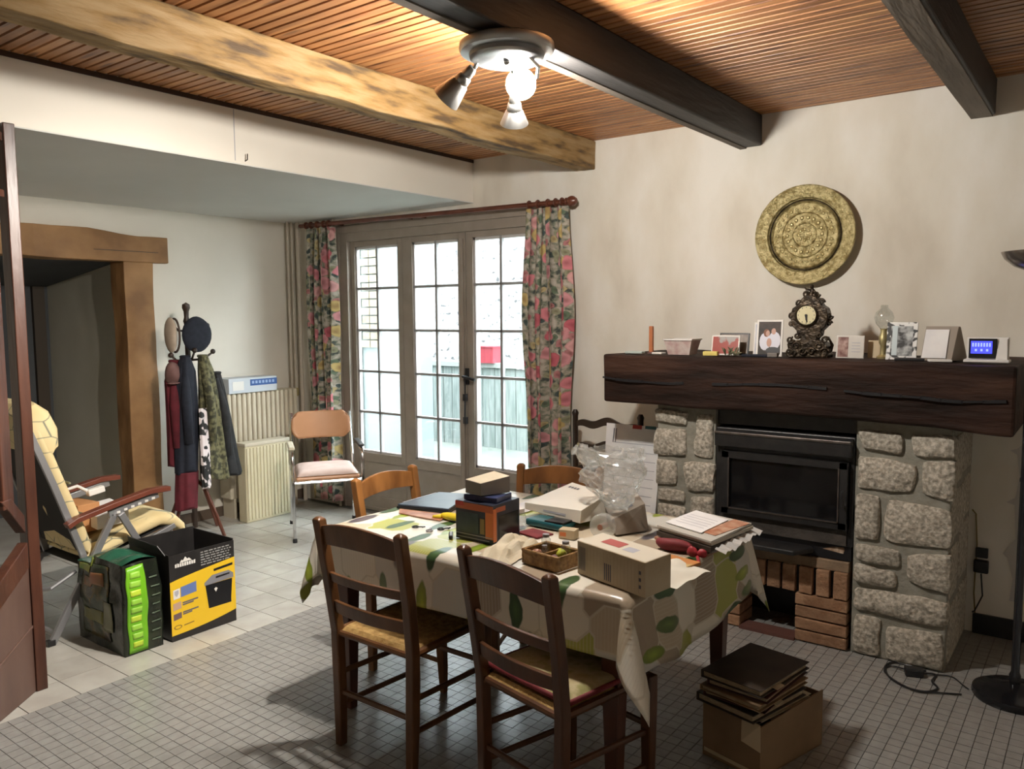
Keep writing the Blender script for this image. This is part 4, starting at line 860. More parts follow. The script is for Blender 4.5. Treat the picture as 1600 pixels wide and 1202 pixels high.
MB(o_).tube(smooth([(-.56, 3.84, .006), (-.50, 3.86, .006), (-.45, 3.80, .006), (-.425, 3.77, .006)]), .003, 6).build('cable_loop', BLACK, cbx, smooth=True)

# ================================================================ TABLE AND CHAIRS
TX0, TX1, TY0, TY1, TZ = -2.50, -1.14, 2.07, 3.03, .752
o_ = ((TX0 + TX1) / 2, (TY0 + TY1) / 2, 0); tbl = thing('dining_table', 'dark wooden dining table under the leaf print oilcloth', 'table', o_)
MB(o_).box(TX0, TX1, TY0, TY1, TZ - .03, TZ - .002).build('table_top', DARKW, tbl, bevel=.004)
MB(o_).box(TX0 + .05, TX1 - .05, TY0 + .05, TY0 + .075, TZ - .13, TZ - .03).build('apron', DARKW, tbl); MB(o_).box(TX0 + .05, TX1 - .05, TY1 - .075, TY1 - .05, TZ - .13, TZ - .03).build('apron', DARKW, tbl)
MB(o_).box(TX0 + .05, TX0 + .075, TY0 + .05, TY1 - .05, TZ - .13, TZ - .03).build('apron', DARKW, tbl); MB(o_).box(TX1 - .075, TX1 - .05, TY0 + .05, TY1 - .05, TZ - .13, TZ - .03).build('apron', DARKW, tbl)
for sx, sy in ((TX0 + .065, TY0 + .065), (TX1 - .065, TY0 + .065), (TX1 - .065, TY1 - .065), (TX0 + .065, TY1 - .065)):
    b = MB(o_); P_ = []
    for z, h in ((0, .018), (.12, .022), (.55, .033), (TZ - .03, .034)): P_ += [(sx - h, sy - h, z), (sx + h, sy - h, z), (sx + h, sy + h, z), (sx - h, sy + h, z)]
    b.add(P_, [(3, 2, 1, 0), (12, 13, 14, 15)] + [(i * 4 + k, i * 4 + (k + 1) % 4, (i + 1) * 4 + (k + 1) % 4, (i + 1) * 4 + k) for i in range(3) for k in range(4)])
    b.build('leg', mat('dark_red_leg', (.06, .016, .008), (.09, .028, .012), sc=6, rough=.35), tbl, bevel=.004)
# oilcloth
def cloth():
    hx, hy, hf = .26, .27, .205; W_, D_ = TX1 - TX0, TY1 - TY0; b = MB(o_)
    us = []; n1 = 12
    def axis(lo, hi, h0, h1, n):
        a = [lo - h0 * (1 - i / n1) for i in range(n1)] + [lo + (hi - lo) * i / n for i in range(n + 1)] + [hi + h1 * (i + 1) / n1 for i in range(n1)]; return a
    A = axis(0, W_, hx, hx, 30); B_ = axis(0, D_, hf, hy, 22); V = []; uv = {}
    for j, v in enumerate(B_):
        for i, u in enumerate(A):
            du = u - W_ if u > W_ else (-u if u < 0 else 0); dv_ = v - D_ if v > D_ else (-v if v < 0 else 0)
            sx = 1 if u > W_ else -1; sy = 1 if v > D_ else -1
            x = min(max(u, 0), W_) + TX0; y = min(max(v, 0), D_) + TY0; z = TZ + .004
            if du or dv_:
                r = math.hypot(du, dv_); ph = math.atan2(dv_, du); s2 = sin(2 * ph) if du and dv_ else 0
                rad = .012 * min(1, r / .02)
                if s2: flare = .30 * s2 * r * (1.75 if (sx > 0 and sy < 0) else .75)
                else: flare = 0
                t = (y * 9.5 if du and not dv_ else x * 8.0)
                rip = (.013 + .008 * sin(t * .31)) * (r / .25) * sin(t + (sx + sy)) + .006 * sin(t * 2.3 + 1)
                out = rad + .012 + flare + (rip if not s2 else 0) * min(1, r / .08) + (.035 if sx > 0 and du and not dv_ else .0) * r / .25
                if s2: out += .012 * r / .25 * sin(ph * 9)
                x += cos(ph) * out * sx * (1 if du else 0); y += sin(ph) * out * sy * (1 if dv_ else 0)
                z -= max(0, r - .006) * (.97 if not s2 else .955)
                if du and not dv_: z += .03 * sin(y * 7.0) * r / .25
            else: z += .0015 * sin(x * 31) * sin(y * 27)
            V.append((x, y, z)); uv[len(V) - 1] = (u, v)
    nA = len(A); F = [(j * nA + i, j * nA + i + 1, (j + 1) * nA + i + 1, (j + 1) * nA + i) for j in range(len(B_) - 1) for i in range(nA - 1)]
    b.add(V, F); b.uv = uv
    return tag(b.build('oilcloth', OILCLOTH, None, smooth='all', solid=.0016), 'cream and lime leaf print oilcloth hanging over the table edges', 'tablecloth')
cloth()

def make_chair(label, wood, group, cushion=None):
    t = thing('dining_chair', label, 'chair', (0, 0, 0), 0, group)
    hw, hz = .195, .87
    def post(sx):
        P_ = [(sx * (hw - .022), -.205, 0), (sx * (hw - .018), -.200, .20), (sx * (hw - .012), -.200, .44), (sx * (hw - .004), -.222, .62), (sx * hw, -.262, hz)]
        b = MB(); V = []
        for k, (x, y, z) in enumerate(P_):
            h, d_ = (.015, .017) if k == 0 else (.018, .019)
            V += [(x - h, y - d_, z), (x + h, y - d_, z), (x + h, y + d_, z), (x - h, y + d_, z)]
        V += [(P_[-1][0] - .008, P_[-1][1] - .008, hz + .008), (P_[-1][0] + .008, P_[-1][1] - .008, hz + .008), (P_[-1][0] + .008, P_[-1][1] + .008, hz + .008), (P_[-1][0] - .008, P_[-1][1] + .008, hz + .008)]
        n = 5
        b.add(V, [(3, 2, 1, 0), (n * 4, n * 4 + 1, n * 4 + 2, n * 4 + 3)] + [(i * 4 + k, i * 4 + (k + 1) % 4, (i + 1) * 4 + (k + 1) % 4, (i + 1) * 4 + k) for i in range(n) for k in range(4)])
        return b
    def fleg(sx):
        b = MB(); V = []
        for x, y, z, h in ((sx * (hw - .02), .20, 0, .013), (sx * (hw - .018), .198, .12, .017), (sx * (hw - .012), .190, .36, .021), (sx * (hw - .012), .190, .445, .021)): V += [(x - h, y - h, z), (x + h, y - h, z), (x + h, y + h, z), (x - h, y + h, z)]
        b.add(V, [(3, 2, 1, 0), (12, 13, 14, 15)] + [(i * 4 + k, i * 4 + (k + 1) % 4, (i + 1) * 4 + (k + 1) % 4, (i + 1) * 4 + k) for i in range(3) for k in range(4)]); return b
    for sx in (-1, 1):
        post(sx).build('leg', wood, t, bevel=.005); fleg(sx).build('leg', wood, t, bevel=.005)
        MB().tube([(sx * (hw - .018), -.20, .155), (sx * (hw - .018), .197, .135)], .009, 8, squash=1.25).build('stretcher', wood, t, smooth=True)
        MB().tube([(sx * (hw - .016), -.20, .275), (sx * (hw - .016), .195, .255)], .009, 8, squash=1.25).build('stretcher', wood, t, smooth=True)
        MB().tube([(sx * (hw - .014), -.19, .435), (sx * (hw - .012), .185, .435)], .014, 8).build('seat_rail', wood, t, smooth=True)
    MB().tube([(-hw + .02, .198, .27), (hw - .02, .198, .27)], .009, 8, squash=1.25).build('stretcher', wood, t, smooth=True)
    MB().tube([(-hw + .02, -.20, .205), (hw - .02, -.20, .205)], .009, 8, squash=1.25).build('stretcher', wood, t, smooth=True)
    MB().tube([(-hw + .02, .190, .43), (hw - .02, .190, .43)], .014, 8).build('seat_rail', wood, t, smooth=True)
    MB().tube([(-hw + .02, -.20, .43), (hw - .02, -.20, .43)], .012, 8).build('seat_rail', wood, t, smooth=True)
    def rail(z0, z1, arch, dip, nm, yoff=0):
        b = MB(); n = 12; V = []
        def yb(z): return -.222 - (z - .62) * .16 if z > .62 else -.200 - max(0, z - .44) * .122
        for i in range(n + 1):
            u = i / n; x = -hw + .008 + (2 * hw - .016) * u; c_ = 1 - (2 * u - 1) ** 2
            za, zb = z0 + dip * c_, z1 + arch * c_; bow = -.018 * c_
            for (z, th) in ((za, -.008), (za, .008), (zb, .008), (zb, -.008)): V.append((x, yb(z) + bow + th, z))
        F = [(i * 4 + k, i * 4 + (k + 1) % 4, (i + 1) * 4 + (k + 1) % 4, (i + 1) * 4 + k) for i in range(n) for k in range(4)] + [(3, 2, 1, 0), (n * 4, n * 4 + 1, n * 4 + 2, n * 4 + 3)]
        b.add(V, F).build(nm, wood, t, bevel=.003)
    rail(.775, .845, .028, .012, 'top_rail'); rail(.635, .670, .0, .0, 'back_slat'); rail(.515, .560, .0, -.004, 'back_slat')
    # straw seat: four woven triangles meeting along the diagonals, puffed at the rails
    def sf(u, v):
        x = (u - .5) * 2; y = (v - .5) * 2; e = max(abs(x), abs(y))
        wx = hw - .012 + .010 * (v - .5)
        z = .452 - .012 * (1 - e) * 1.2 - (.018 * max(0, (e - .9) / .1) ** 2)
        z += .0022 * sin((abs(x) if abs(x) > abs(y) else abs(y)) * 70) - .004 * max(0, 1 - abs(abs(x) - abs(y)) * 14)
        return (x * wx, y * .196 - .004, z)
    b = MB().grid(sf, 44, 44); b.box(-hw + .016, hw - .016, -.185, .178, .418, .434)
    b.build('woven_seat', STRAW, t, smooth=True)
    if cushion:
        def cf(top):
            def f(u, v):
                x = (u - .5) * 2; y = (v - .5) * 2; e = (max(0, 1 - abs(x) ** 6)) ** .4 * (max(0, 1 - abs(y) ** 6)) ** .4
                return (x * .185, y * .185 + .005, .470 + (top * .020 * e))
            return f
        MB().grid(cf(1), 20, 20).build('cushion_top', cushion[0], t, smooth='all')
        MB().grid(cf(-.6), 20, 20, flip=True).build('cushion_underside', cushion[1], t, smooth='all')
        MB().tube([(-.185, -.18, .470), (.185, -.18, .470), (.185, .19, .470), (-.185, .19, .470)], .009, 6, closed=True).build('cushion_piping', cushion[1], t, smooth='all')
    return t
G = 'rustic straw seat chairs around the dining table'
CHTOP = mat('patterned_cushion_top', (.42, .34, .17), (.52, .44, .25), sc=16, rough=.8, c3=(.30, .28, .10))
CHAIR_HALFSHADE = mat('half_shaded_honey_wood', (.075, .030, .010), (.15, .062, .02), sc=5, st=(2, 2, .8), rough=.36, bump=.1, bsc=20)  # honey wood part darkened, shade on the near chair put into the colour
ch1 = make_chair('bare straw seat dining chair at the near side of the table, nearest the yellow box', CHAIR_HALFSHADE, G)
ch1.location = (-2.068, 2.125, 0); ch1.rotation_euler.z = R(0); ch1.scale = (1.05, 1, 1)
ch3 = make_chair('honey', CHAIRW, G)
for ch_, lc, rz, lb in ((ch3, (-2.425, 2.615, 0), -86, 'honey wood dining chair at the short table end, beside the dark laptop'), (copy_tree(ch3), (-2.015, 2.935, 0), 199, 'honey wood dining chair on the far side of the table, backed by the floral curtain')):
    ch_.location = lc; ch_.rotation_euler.z = R(rz); ch_['label'] = lb
ch2 = make_chair('dining chair with a red edged seat cushion, near side of the table', CHAIR_SHADE, G, (CHTOP, REDD))
ch2.location = (-1.365, 2.105, 0); ch2.rotation_euler.z = R(-12)

# ladder back chair and the calendar leaning on it
o_ = (-2.47, 4.08, 0); lc = thing('ladder_back_chair', 'dark ladder back chair with wavy rails standing against the back wall', 'chair', o_)
def wavy(z0, amp, h):
    b = MB(o_); n = 28; V = []
    for i in range(n + 1):
        u = i / n; x = -2.69 + .44 * u; wv = amp * sin((u * 2.2 + .1) * 2 * pi) + .02 * (1 - (2 * u - 1) ** 2); th = h * (.75 + .35 * (1 - (2 * u - 1) ** 2))
        for dz, dy in ((0, -.009), (0, .009), (th, .009), (th, -.009)): V.append((x, 4.27 + dy - .01 * (1 - (2 * u - 1) ** 2), z0 + dz + wv))
    b.add(V, [(i * 4 + k, i * 4 + (k + 1) % 4, (i + 1) * 4 + (k + 1) % 4, (i + 1) * 4 + k) for i in range(n) for k in range(4)] + [(3, 2, 1, 0), (n * 4, n * 4 + 1, n * 4 + 2, n * 4 + 3)])
    b.build('back_rail', DARKW, lc, smooth=True)
wavy(.885, .012, .045); wavy(.74, .012, .045); wavy(.60, .012, .04)
for x in (-2.70, -2.24):
    MB(o_).lathe([(0, 0), (.014, 0), (.018, .3), (.018, .96), (.022, .98), (.012, 1.0), (0, 1.0)], 10, (x, 4.27, 0)).build('leg', DARKW, lc, smooth=True)
    MB(o_).lathe([(0, 0), (.013, 0), (.018, .2), (.018, .45), (0, .455)], 10, (x, 3.88, 0)).build('leg', DARKW, lc, smooth=True)
    MB(o_).tube([(x, 3.88, .2), (x, 4.27, .2)], .009, 8).build('stretcher', DARKW, lc, smooth=True)
MB(o_).tube([(-2.70, 3.88, .25), (-2.24, 3.88, .25)], .009, 8).build('stretcher', DARKW, lc, smooth=True)
MB(o_).box(-2.71, -2.23, 3.87, 4.28, .435, .462).build('woven_seat', STRAW, lc, bevel=.01)
o_ = (-2.15, 4.02, .465); cal = thing('wall_planner', 'large white ruled planner sheet propped on the ladder back chair', 'calendar', o_)
def cq(x, z): return (x, 4.0 + (z - .465) * .25, z)
MB(o_).add([cq(-2.345, .465), cq(-2.005, .465), cq(-2.02, .955), cq(-2.385, .955)], [(0, 1, 2, 3)]).build('sheet', PAPER, cal, solid=.006)
b = MB(o_)
for k in range(8):
    z = .52 + k * .047; b.add([(x, y - .0045, zz) for x, y, zz in (cq(-2.33, z), cq(-2.04, z), cq(-2.04, z + .0035), cq(-2.33, z + .0035))], [(0, 1, 2, 3)])
tag(b.build('ruled_lines', INKL, cal), kind='stuff')
for xx in (-2.33, -2.315): MB(o_).add([(x, y - .0046, zz) for x, y, zz in (cq(xx, .85), cq(xx + .006, .85), cq(xx + .004, .93), cq(xx - .002, .93))], [(0, 1, 2, 3)]).build('printed_bar', INK, cal)
MB(o_).add([(x, y - .0046, zz) for x, y, zz in (cq(-2.21, .935), cq(-2.15, .935), cq(-2.15, .957), cq(-2.21, .957))], [(0, 1, 2, 3)]).build('red_header', RED, cal)
MB(o_).add([(x, y - .0046, zz) for x, y, zz in (cq(-2.13, .94), cq(-2.06, .94), cq(-2.06, .957), cq(-2.13, .957))], [(0, 1, 2, 3)]).build('teal_header', TEAL, cal)

# chrome armed chair by the window
o_ = (-4.665, 3.895, 0); ac = thing('office_chair', 'tan plastic backed chair with a chrome tube frame by the window', 'chair', o_, R(55))
# local: front towards -y ; width along x
for s1 in (-1, 1):
    x = s1 * .245
    MB().tube([(x, -.275, 0), (x, -.27, .40), (x, -.265, .60), (x, -.24, .635), (x, -.05, .645), (x, .14, .64), (x, .20, .62)], .0115, 8).build('leg', CHROME, ac, smooth=True)
    MB().tube([(x * .97, .275, 0), (x * .97, .235, .30), (x * .95, .205, .46), (x * .92, .24, .66), (x * .90, .275, .86)], .0115, 8).build('leg', CHROME, ac, smooth=True)
    MB().tube([(x, -.268, .425), (x * .96, .208, .425)], .0105, 8).build('seat_rail', CHROME, ac, smooth=True)
    MB().box(x - .022, x + .022, -.21, .09, .648, .672).build('armrest', BLACK if s1 > 0 else CREAMP, ac, bevel=.009)
    for y in (-.275, .275): MB().lathe([(0, 0), (.016, 0), (.016, .02), (.012, .03), (0, .03)], 12, (x if y < 0 else x * .97, y, 0)).build('rubber_foot', BLACK, ac, smooth=True)
MB().tube([(-.24, -.25, .42), (.24, -.25, .42)], .0105, 8).build('cross_bar', CHROME, ac, smooth=True)
def bf(u, v):
    x = (u - .5) * 2; z = .665 + .205 * v; e = 1 - .10 * abs(2 * v - 1) ** 4
    zz = .665 + .205 * (v if abs(x) < .8 else .5 + (v - .5) * (1 - .35 * ((abs(x) - .8) / .2) ** 2))
    return (x * .222 * e, .258 + (z - .665) * .16 + .035 * (1 - x * x) - .03, zz)
MB().grid(bf, 24, 12).build('backrest', TERRA, ac, smooth='all', solid=.016)
MB().box(-.225, .225, -.25, .20, .43, .458).build('seat', TERRA, ac, bevel=.012)
def cu(u, v):
    x = (u - .5) * 2; y = (v - .5) * 2; e = max(0, 1 - abs(x) ** 5) ** .4 * max(0, 1 - abs(y) ** 5) ** .4
    return (x * .215, y * .21 - .03, .462 + .042 * e)
b = MB().grid(cu, 22, 22); b.build('seat_cushion', PINKC, ac, smooth='all', solid=.004)

# ================================================================ RADIATOR GROUP
o_ = (-5.60, 4.0, 0); rad = thing('radiator', 'tall cream column radiator on the pale wall beside the corner', 'radiator', o_)
ns = 15
for k in range(ns):
    y = 3.675 + k * .0455
    MB(o_).box(-5.665, -5.51, y - .018, y + .018, .155, .995).build('column', CREAMR, rad, bevel=.014)
MB(o_).tube([(-5.59, 3.66, .93), (-5.59, 4.33, .93)], .022, 10).build('header_pipe', CREAMR, rad); MB(o_).tube([(-5.59, 3.66, .21), (-5.59, 4.33, .21)], .022, 10).build('header_pipe', CREAMR, rad)
MB(o_).tube([(-5.59, 4.33, .93), (-5.59, 4.39, .93), (-5.62, 4.41, .98)], .014, 8).lathe([(0, 0), (.022, 0), (.024, .03), (.018, .045), (0, .045)], 12, (-5.59, 4.36, .94)).build('valve', BRASSR, rad, smooth=True)
for y in (3.70, 4.29): MB(o_).box(-5.67, -5.52, y - .012, y + .012, 0, .16).build('foot', CREAMR, rad)
o_ = (-5.35, 3.87, 0); hc = thing('ribbed_panel', 'cream ribbed heater panel standing on the floor before the radiator', 'heater', o_)
MB(o_).box(-5.42, -5.315, 3.66, 4.07, 0, .60).build('case', CREAMC, hc, bevel=.008)
for k in range(13): MB(o_).box(-5.317, -5.306, 3.672 + k * .0305, 3.694 + k * .0305, .02, .585).build('rib', CREAMC, hc, bevel=.004)
MB(o_).box(-5.425, -5.305, 3.655, 4.075, .597, .625).build('top_cap', mat('cap_cream', (.60, .54, .42), rough=.45), hc, bevel=.006)
o_ = (-5.585, 3.9, .995); bb = thing('flat_box', 'white and blue cardboard box lying on top of the radiator', 'box', o_)
MB(o_).box(-5.67, -5.50, 3.665, 4.115, .997, 1.115).build('carton', mat('white_blue_card', (.52, .56, .60), rough=.5), bb, bevel=.002)
MB(o_).box(-5.5, -5.498, 3.86, 4.115, 1.05, 1.10).build('blue_print_band', mat('deep_blue_print', (.02, .08, .28), rough=.5), bb)
b = MB(o_)
for k in range(7): b.box(-5.4985, -5.497, 3.875 + k * .032, 3.895 + k * .032, 1.066, 1.088)
tag(b.build('printed_letters', mat('letter_blue', (.25, .36, .6), rough=.5), bb), kind='stuff'); MB(o_).box(-5.5, -5.4985, 3.70, 3.80, 1.02, 1.09).build('white_print_panel', WHITE, bb)
for (x, y, r_) in ((-5.62, 4.36, .012), (-5.63, 4.41, .010), (-5.60, 4.45, .018), (-5.17, 4.47, .012)):
    pz = MB((x, y, 1.2)).tube([(x, y, 0 if r_ > .011 else .98), (x, y, 2.395)], r_, 10)
    tag(pz.build('heating_pipe', PIPE, None, smooth=True), {(-5.62): 'painted heating pipe rising from the radiator valve', (-5.63): 'thinnest painted pipe between the two corner pipes', (-5.60): 'thickest painted pipe right in the room corner', (-5.17): 'painted pipe between the floral curtain and the window frame'}[x], 'pipe')

# ================================================================ COAT STAND
o_ = (-5.34, 3.235, 0); cs = thing('coat_stand', 'dark bentwood coat stand with ball ended hooks against the pale wall', 'coat stand', o_)
CX, CY = -5.34, 3.235
MB(o_).lathe([(0, .06), (.018, .06), (.02, .5), (.018, 1.2), (.018, 1.55), (.024, 1.57), (.016, 1.60), (.018, 1.64), (.028, 1.665), (.026, 1.69), (0, 1.705)], 14, (CX, CY, 0)).build('pole', DARKW, cs, smooth=True)
for k in range(4):
    a = .35 + k * pi / 2; c_, s_ = cos(a), sin(a)
    MB(o_).tube([(CX + .02 * c_, CY + .02 * s_, .42), (CX + .10 * c_, CY + .10 * s_, .36), (CX + .19 * c_, CY + .19 * s_, .16), (CX + .25 * c_, CY + .25 * s_, .012)], .013, 8).build('leg', RODW, cs, smooth=True)
for (dx, dy, z0, z1) in ((.05, .13, 1.50, 1.535), (.05, -.14, 1.50, 1.55), (.08, .15, 1.29, 1.345), (.05, -.16, 1.28, 1.33), (.12, -.02, 1.30, 1.36)):
    MB(o_).tube([(CX, CY, z0), (CX + dx * .6, CY + dy * .6, z0 + .005), (CX + dx, CY + dy, z1)], .008, 8).ball((CX + dx, CY + dy, z1 + .004), .019, 10, 7).build('hook', DARKW, cs, smooth='all')
def garment(name, label, cat, secs, m_, folds, amp, seed, hollow=False, parts=None):
    o2 = (secs[0][1], secs[0][2], secs[0][0]); nn = 40; V = []; zs = []
    b = MB(o2); N_ = 26
    for i in range(N_ + 1):
        t = i / N_ * (len(secs) - 1); k = min(int(t), len(secs) - 2); f = t - k; f = f * f * (3 - 2 * f)
        z, cx_, cy_, rx, ry = [secs[k][q_] * (1 - f) + secs[k + 1][q_] * f for q_ in range(5)]
        for j in range(nn):
            a = 2 * pi * j / nn; w_ = 1 + amp * (.3 + .7 * i / N_) * sin(folds * a + seed + sin(z * 6 + seed)) + amp * .5 * sin(folds * 2.3 * a + seed * 2)
            V.append((cx_ + rx * cos(a) * w_, cy_ + ry * sin(a) * w_, z + .012 * sin(3 * a + seed) * (i / N_)))
    F = [(i * nn + j, i * nn + (j + 1) % nn, (i + 1) * nn + (j + 1) % nn, (i + 1) * nn + j) for i in range(N_) for j in range(nn)] + [tuple(range(nn)), tuple(reversed(range(N_ * nn, N_ * nn + nn)))]
    b.add(V, F); return b, o2
def coat(name, label, cat, secs, m_, folds=5, amp=.12, seed=1, lower=None):
    b, o2 = garment(name, label, cat, secs, m_, folds, amp, seed)
    t = thing(name, label, cat, o2); b.build('body', m_, t, smooth='all')
    s0 = secs[0]; MB(o2).tube([(s0[1] + .028 * cos(a * pi / 8), s0[2] + .03 * sin(a * pi / 8), s0[0] - .01) for a in range(16)], .010, 6, closed=True).build('collar', m_, t, smooth='all')
    if lower:
        b2, _ = garment(name, label, cat, lower[0], lower[1], folds, amp * 1.02, seed); b2.o = Vector(o2); b2.build('hem', lower[1], t, smooth='all')
    s1 = secs[min(2, len(secs) - 1)]; MB(o2).tube([(s0[1] + .02, s0[2] - .02, s0[0] - .05), (s0[1] + s1[3] + .015, s1[2] - s1[4] * .4, s0[0] - .32), (s0[1] + s1[3] + .022, s1[2] - s1[4] * .35, s0[0] - .62)], [.022, .036, .030], 10).build('sleeve', m_, t, smooth='all')
    return t
coat('overcoat', 'long navy overcoat with burgundy lining at the hem, on the coat stand', 'coat', [(1.33, CX + .07, 3.17, .03, .03), (1.22, CX + .08, 3.165, .05, .065), (.9, CX + .09, 3.15, .06, .075), (.5, CX + .08, 3.14, .065, .08)], NAVY, 4, .12, 2,
     ([(.5, CX + .08, 3.14, .064, .079), (.40, CX + .08, 3.135, .066, .08), (.24, CX + .08, 3.125, .060, .075)], BURG))
coat('jacket', 'maroon jacket mostly hidden behind the navy overcoat', 'coat', [(1.30, CX + .01, 3.12, .03, .03), (1.15, CX + .01, 3.10, .05, .055), (.9, CX + .02, 3.095, .05, .05), (.55, CX + .02, 3.085, .05, .045)], BURG, 4, .1, 6)
coat('parka', 'olive camouflage patterned parka on the coat stand', 'coat', [(1.33, CX + .08, 3.30, .025, .03), (1.22, CX + .09, 3.31, .05, .05), (.9, CX + .10, 3.33, .06, .075), (.42, CX + .10, 3.36, .065, .10)], OLIVE, 5, .15, 4)
coat('raincoat', 'black coat hanging at the radiator side of the coat stand', 'coat', [(1.20, CX + .07, 3.41, .025, .03), (1.1, CX + .07, 3.42, .045, .04), (.8, CX + .07, 3.455, .05, .06), (.42, CX + .07, 3.50, .055, .085)], BLKCL, 4, .13, 9)
b, o2 = garment('scarf', '', '', [(.95, CX + .155, 3.235, .012, .03), (.7, CX + .16, 3.235, .016, .034), (.38, CX + .16, 3.24, .016, .036)], None, 3, .15, 3); tag(b.build('scarf', WHPAT, None, smooth='all'), 'white pink and black scarf hanging between overcoat and parka', 'scarf')
o_ = (CX + .13, CY + .02, 1.50); bt = thing('beret', 'round dark navy beret hung on the front hook of the coat stand', 'hat', o_)
MB(o_).ball((CX + .10, CY + .015, 1.475), .118, 26, 12, (.32, .98, 1.08)).jit(.005, 2, 12).build('crown', NAVY, bt, smooth='all')
MB(o_).lathe([(.07, -.01), (.085, 0), (.07, .012)], 22, (CX + .06, CY + .015, 1.46), 'x').build('band', BLKCL, bt, smooth=True)
o_ = (CX + .03, CY - .16, 1.5); bh = thing('felt_hat', 'pale beige felt hat hanging edge on at the door side of the coat stand', 'hat', o_)
MB(o_).ball((CX + .05, CY - .155, 1.475), .125, 22, 10, (.5, .26, 1.0)).jit(.006, 4, 10).build('crown', BEIGECL, bh, smooth='all')
MB(o_).tube([(CX + .05 + .065 * cos(a * pi / 12), CY - .125, 1.472 + .118 * sin(a * pi / 12)) for a in range(24)], .008, 6, closed=True).build('dark_brim', mat('brim_brown', (.06, .04, .03), rough=.8), bh, smooth='all')
o_ = (CX + .06, CY - .14, 1.25); mc = thing('cap', 'faded mauve cloth cap hanging beside the navy overcoat', 'hat', o_)
MB(o_).ball((CX + .05, CY - .150, 1.20), .085, 18, 10, (.6, .65, 1.0)).jit(.010, 9, 9).build('crown', MAUVE, mc, smooth='all'); MB(o_).ball((CX + .09, CY - .17, 1.14), .05, 12, 8, (.6, .9, .2)).build('peak', MAUVE, mc, smooth='all')

# ================================================================ RECLINING ARMCHAIR
xn, xf = -4.10, -4.62; o_ = (-4.36, 2.0, 0)
rc = thing('garden_recliner', 'reclining garden chair with a yellow leaf patterned cushion behind the room divider', 'chair', o_)
def bar(nm, x, pts, w_, d_, mt):
    """flat bar following (y, z) points"""
    b = MB(o_); n = len(pts); V = []
    for i, (y, z) in enumerate(pts):
        a, c_ = pts[max(0, i - 1)], pts[min(n - 1, i + 1)]; t = Vector((0, c_[0] - a[0], c_[1] - a[1])).normalized(); nn = Vector((0, -t.z, t.y)); p = Vector((0, y, z))
        for sx, sn in ((-1, -1), (1, -1), (1, 1), (-1, 1)): V.append((x + sx * w_, (p + nn * sn * d_).y, (p + nn * sn * d_).z))
    b.add(V, [(i * 4 + k, i * 4 + (k + 1) % 4, (i + 1) * 4 + (k + 1) % 4, (i + 1) * 4 + k) for i in range(n - 1) for k in range(4)] + [(3, 2, 1, 0), ((n - 1) * 4, (n - 1) * 4 + 1, (n - 1) * 4 + 2, (n - 1) * 4 + 3)])
    return b.build(nm, mt, rc, bevel=.003)
RB = mat('red_brown_armrest', (.13, .035, .02), (.17, .05, .03), sc=8, rough=.35)
for x in (xn, xf):
    s_ = 1 if x == xn else -1
    bar('leg', x, [(1.69, .0), (1.85, .27), (2.03, .585)], .012, .017, ALU)
    bar('leg', x + .03 * s_, [(2.05, .59), (2.20, .30), (2.35, .0)], .010, .017, ALU)
    bar('back_frame', x - .035 * s_, [(1.64, 1.12), (1.76, .78), (1.87, .44), (1.90, .33)], .010, .016, ALU)
    bar('seat_rail', x - .035 * s_, [(1.86, .325), (2.10, .36), (2.38, .45)], .010, .014, ALU)
    bar('armrest', x + .008 * s_, [(1.79, .575), (1.84, .60), (2.05, .645), (2.22, .675), (2.33, .672)], .026, .013, RB)
    rk = bar('notch_rack', x + .004 * s_, [(2.00, .595), (2.27, .648)], .008, .018, ALU)
    for k in range(6):
        y = 2.04 + k * .038; MB(o_).box(x + .010 * s_, x + .0135 * s_, y, y + .018, .590 + k * .0075, .602 + k * .0075).build('notch', WHITE, rk)
    for (y, z) in ((1.85, .60), (1.88, .36)): MB(o_).lathe([(0, -.018), (.012, -.018), (.012, .018), (0, .018)], 10, (x, y, z), 'x').build('rivet', BLACK, rc)
    for y in (1.69, 2.35): MB(o_).box(x - .016, x + .016, y - .018, y + .018, 0, .03).build('foot_cap', BLACK, rc, bevel=.003)
MB(o_).tube([(xf, 1.72, .05), (xn, 1.72, .05)], .010, 8).build('cross_tube', ALU, rc); MB(o_).tube([(xf, 2.33, .04), (xn, 2.33, .04)], .010, 8).build('cross_tube', ALU, rc)
MB(o_).tube([(xn - .03, 1.84, .33), (xn - .03, 1.72, .275), (xn - .12, 1.66, .26), (xf + .12, 1.66, .26), (xf + .03, 1.72, .275), (xf + .03, 1.84, .33)], .010, 8).build('rear_support', ALU, rc, smooth=True)
SL = mat('dark_sling_cloth', (.015, .014, .014), rough=.8)
MB(o_).add([(xn - .04, 1.64, 1.13), (xf + .04, 1.64, 1.13), (xf + .04, 1.875, .42), (xn - .04, 1.875, .42)], [(0, 1, 2, 3)]).build('back_sling', SL, rc, solid=.004)
MB(o_).add([(xn - .04, 1.88, .345), (xf + .04, 1.88, .345), (xf + .04, 2.38, .465), (xn - .04, 2.38, .465)], [(0, 1, 2, 3)]).build('seat_sling', SL, rc, solid=.004)
